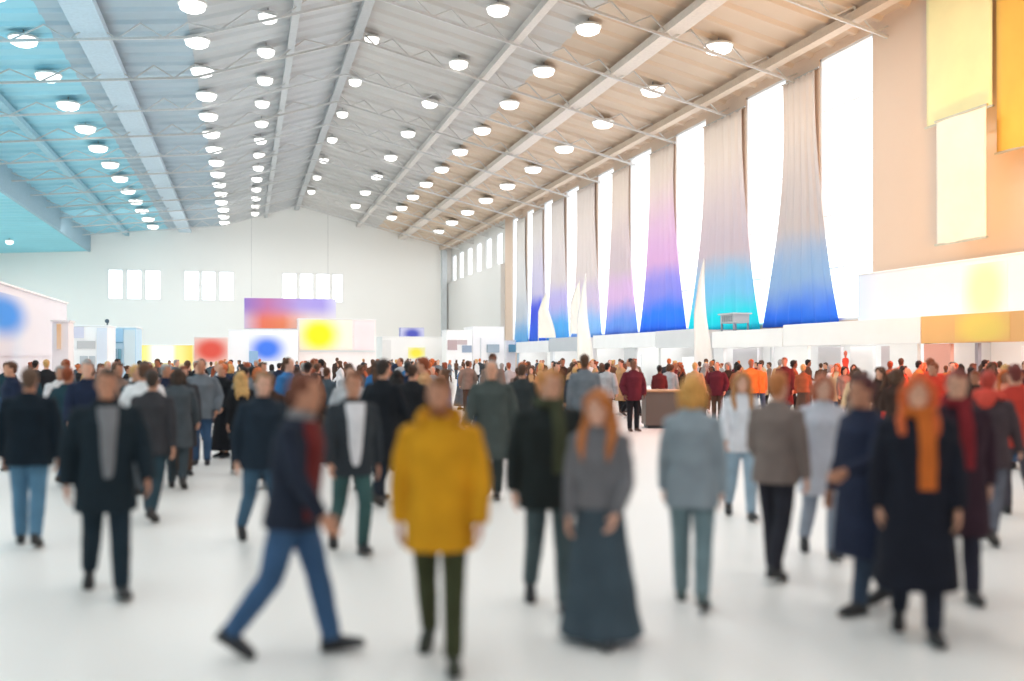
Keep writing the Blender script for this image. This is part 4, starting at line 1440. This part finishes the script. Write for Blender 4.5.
def crowd_person(px, d, rnd, mid):
    p = at(px, 358, d)
    if not clear(p.x, p.y) or not free(p.x, p.y):
        return None
    pal, sec = pal_for(px), sect_for(px)
    for _ in range(60):
        ci, pi, hi = rnd.choice(pal), rnd.randrange(len(POSES)), rnd.choice(HW)
        li = rnd.choice(list(LEGS))
        key = (ci, pi, hi, sec)
        if key not in used:
            break
    else:
        return None
    used[key] = 1
    placed.append((p.x, p.y, 0))
    gn, bt = POSES[pi][0], POSES[pi][4]
    if 'skirt' in gn:
        gn = 'top, long skirt'
    low = 'and %s trousers' % li if bt == 'trousers' else 'in %s' % li
    lab = 'person in %s %s%s, %s hair, %s' % (ci, gn, ' ' + low if len(gn.split()) < 3 else '', hi, sec)
    if len(lab.replace('-', ' ').split()) > 16:
        lab = 'person in %s %s, %s hair, %s' % (ci, gn, hi, sec)
    if len(lab.replace('-', ' ').split()) > 16:
        lab = lab.replace('top over a long skirt', 'long skirt and top')
    rz = rz_for(px, rnd.choice([0, 180, 170, 200, 20, -25, 90, -90, 150, 180, 60, -60]) + rnd.uniform(-15, 15))
    h = rnd.gauss(1.66 if POSES[pi][1].get('fem') else 1.745, .055) / 1.745
    ms = {'body': skin(SK[rnd.choice([0, 0, 1, 1, 2, 3, 3, 4])]), 'trousers': fabric(LEGS[li]), 'skirt': fabric(LEGS[li]), 'jacket': fabric(COLS[ci]), 'hair': hairm(HAIRS[hi]), 'shoe': mat('shoe_leather', rnd.choice([(40, 40, 44), (70, 52, 42), (210, 210, 210)]), rough=.45, var=.1)}
    if mid:
        root = thing('person', lab, 'person', (p.x, p.y, 0), rz, 'people in the middle crowd')
        for nm, me in MIDM[pi]:
            if len(me.materials):
                link(nm, me, ms[nm], root)
            else:
                link_slot(nm, me, ms[nm], root)
    else:
        root = bpy.data.objects.new('person', FARM[pi])
        COL.objects.link(root)
        tag(root, lab, 'person', 'people in the distant crowd')
        root.location = (p.x, p.y, 0)
        root.rotation_euler = (0, 0, rz)
        for k, nm in enumerate(('body', bt, 'jacket', 'hair', 'shoe')):
            root.material_slots[k].link = 'OBJECT'
            root.material_slots[k].material = ms[nm]
    root.scale = (h, h, h)
    return root


def link_slot(nm, me, m, root):
    me.materials.append(m)
    return link(nm, me, m, root)


rnd = random.Random(5)
count = {'mid': 0, 'far': 0}


def fill(n, pxa, pxb, da, db, mid, power=1.0):
    got = tries = 0
    while got < n and tries < n * 40:
        tries += 1
        px = rnd.uniform(pxa, pxb)
        d = da + (db - da) * rnd.random() ** power
        if crowd_person(px, d, rnd, mid):
            got += 1
    count['mid' if mid else 'far'] += got


# middle crowd, dense on the left and centre, open floor kept clear right of centre
fill(9, -5, 190, 13, 18, True)
fill(14, -5, 200, 18, 26, True)
fill(9, 250, 590, 15, 20, True)
fill(20, 200, 600, 20, 28, True)
fill(8, 590, 720, 25, 31, True)
fill(12, 110, 430, 17, 27, True)
fill(12, 125, 430, 13.5, 20, True)
fill(10, 640, 860, 26, 32, True)
fill(11, 850, 1030, 12.5, 20, True)
fill(14, 862, 1030, 20, 29, True)
fill(26, 600, 870, 29, 42, False)
fill(52, 200, 600, 28, 42, False)
fill(22, -5, 205, 26, 40, False)
fill(20, 70, 600, 42, 58, False)
fill(14, 590, 760, 42, 56, False)
fill(18, 120, 600, 56, 74, False)
fill(12, 870, 1030, 27, 34, False)

# beyond about 300 people: the rest of the crowd far down the hall as one object
vs, fs, mi = [], [], []
tm = [fabric(c) for c in ((70, 78, 86), (44, 48, 54), (120, 112, 108), (98, 68, 54), (176, 176, 178))] + [skin(SK[0]), hairm(HAIRS['brown'])]
me = bpy.data.meshes.new('distant_crowd')
rn2 = random.Random(9)
n = 0
small = []
for t in FARM:
    o = bpy.data.objects.new('t', t)
    COL.objects.link(o)
    o.modifiers.new('d', 'DECIMATE').ratio = 0.25
    q = bpy.data.meshes.new_from_object(o.evaluated_get(bpy.context.evaluated_depsgraph_get()))
    small.append(q)
    bpy.data.objects.remove(o)
while n < 110:
    px, d = rn2.uniform(150, 600), rn2.uniform(78, 116)
    p = at(px, 358, d)
    if not clear(p.x, p.y) or not free(p.x, p.y, .7):
        continue
    placed.append((p.x, p.y, 0))
    n += 1
    q = rn2.choice(small)
    M = Matrix.Translation((p.x, p.y, 0)) @ Matrix.Rotation(rn2.uniform(0, 6.28), 4, 'Z') @ Matrix.Scale(rn2.uniform(.92, 1.04), 4)
    b0 = len(vs)
    vs += [(M @ x.co)[:] for x in q.vertices]
    k1, k2 = rn2.randrange(5), rn2.randrange(2)
    for f in q.polygons:
        fs.append(tuple(b0 + i for i in f.vertices))
        mi.append({0: 5, 1: k2, 2: k1, 3: 6, 4: 1}[f.material_index])
me.from_pydata(vs, [], fs)
for m in tm:
    me.materials.append(m)
me.polygons.foreach_set('material_index', mi)
me.polygons.foreach_set('use_smooth', [True] * len(fs))
o = bpy.data.objects.new('distant_crowd', me)
COL.objects.link(o)
tag(o, 'rest of the dense crowd far down the hall before the gable', 'crowd', None, 'stuff')
print('PEOPLE', len(NEAR), count, n)

# ------------------------------------------------------------------ light
w = bpy.data.worlds.new('hall_world')
sc.world = w
w.use_nodes = True
w.node_tree.nodes['Background'].inputs[0].default_value = (1.0, 1.0, 1.02, 1)
w.node_tree.nodes['Background'].inputs[1].default_value = 0.62


def area(name, loc, rot, sx, sy, power, c=(1, 1, 1)):
    l = bpy.data.lights.new(name, 'AREA')
    l.shape = 'RECTANGLE'
    l.size, l.size_y = sx, sy
    l.energy = power
    l.color = c
    o = bpy.data.objects.new(name, l)
    COL.objects.link(o)
    o.location = loc
    o.rotation_euler = rot
    return o


for nm, x, z, p in (('lamp_row_teal_bay', -10.6, 16.6, 9000), ('lamp_row_duct', 0, 17.8, 11000), ('lamp_row_slope', 12, 18.4, 11000), ('lamp_row_windows', 21, 16.4, 9000), ('lamp_row_aisle', -26, 13.4, 15000)):
    area(nm, (x, 62, z), (0, 0, 0), 1.2, 130, p * 0.44, (1.0, 0.985, 0.96))
# daylight through the tall windows
area('window_daylight', (XR - 0.1 - 0.6, 66, 10), (0, R(90), 0), 12, 70, 1500, (1.0, 0.98, 0.95))


def spot(name, loc, target, power, c, ang=80, r=1.0):
    l = bpy.data.lights.new(name, 'SPOT')
    l.energy, l.color, l.spot_size, l.spot_blend, l.shadow_soft_size = power, c, R(ang), 1.0, r
    o = bpy.data.objects.new(name, l)
    COL.objects.link(o)
    o.location = loc
    o.rotation_euler = (V(target) - V(loc)).to_track_quat('-Z', 'Y').to_euler()
    return o


spot('teal_wash', (-12, 34, 5.2), (-17, 62, 17), 4500, (0.1, 0.75, 1.0), 110)  # added spot that tints the left ceiling; no fixture hangs there
spot('amber_wash', (20.5, 24, 4.6), (25.0, 43, 16.5), 5500, (1.0, 0.5, 0.08), 110)  # added spot for the warm tint on the near right wall and roof
spot('red_wash', (20.5, 21.5, 5.5), (14, 25, 1.2), 4500, (1.0, 0.18, 0.08), 120, 0.3)  # added spot that reddens the people on the right; no real lamp

area('gable_fill', (2, 112, 15.0), (R(62), 0, 0), 40, 1.5, 950, (1, 0.96, 0.92))  # added fill to brighten the far wall, not a fixture of the hall

cam = bpy.data.cameras.new('camera')
cam.sensor_width = 36
cam.lens = F_PX / 1024 * 36
cam.shift_y = 17.5 / 1024
cam.clip_end = 500
cam.dof.use_dof = True
cam.dof.focus_distance = 45
cam.dof.aperture_fstop = (cam.lens / 1000) / 0.085
co = bpy.data.objects.new('camera', cam)
COL.objects.link(co)
co.location = (0, 0, CAM_H)
co.rotation_euler = (R(90), 0, -YAW)
sc.camera = co

sc.view_settings.view_transform = 'Standard'
sc.view_settings.look = 'None'
sc.view_settings.gamma = 1
sc.view_settings.exposure = 0.0
sc.view_settings.use_curve_mapping = False
sc.cycles.use_denoising = True
sc.cycles.denoiser = 'OPENIMAGEDENOISE'
sc.cycles.max_bounces = 8
sc.cycles.diffuse_bounces = 5
sc.cycles.sample_clamp_indirect = 6
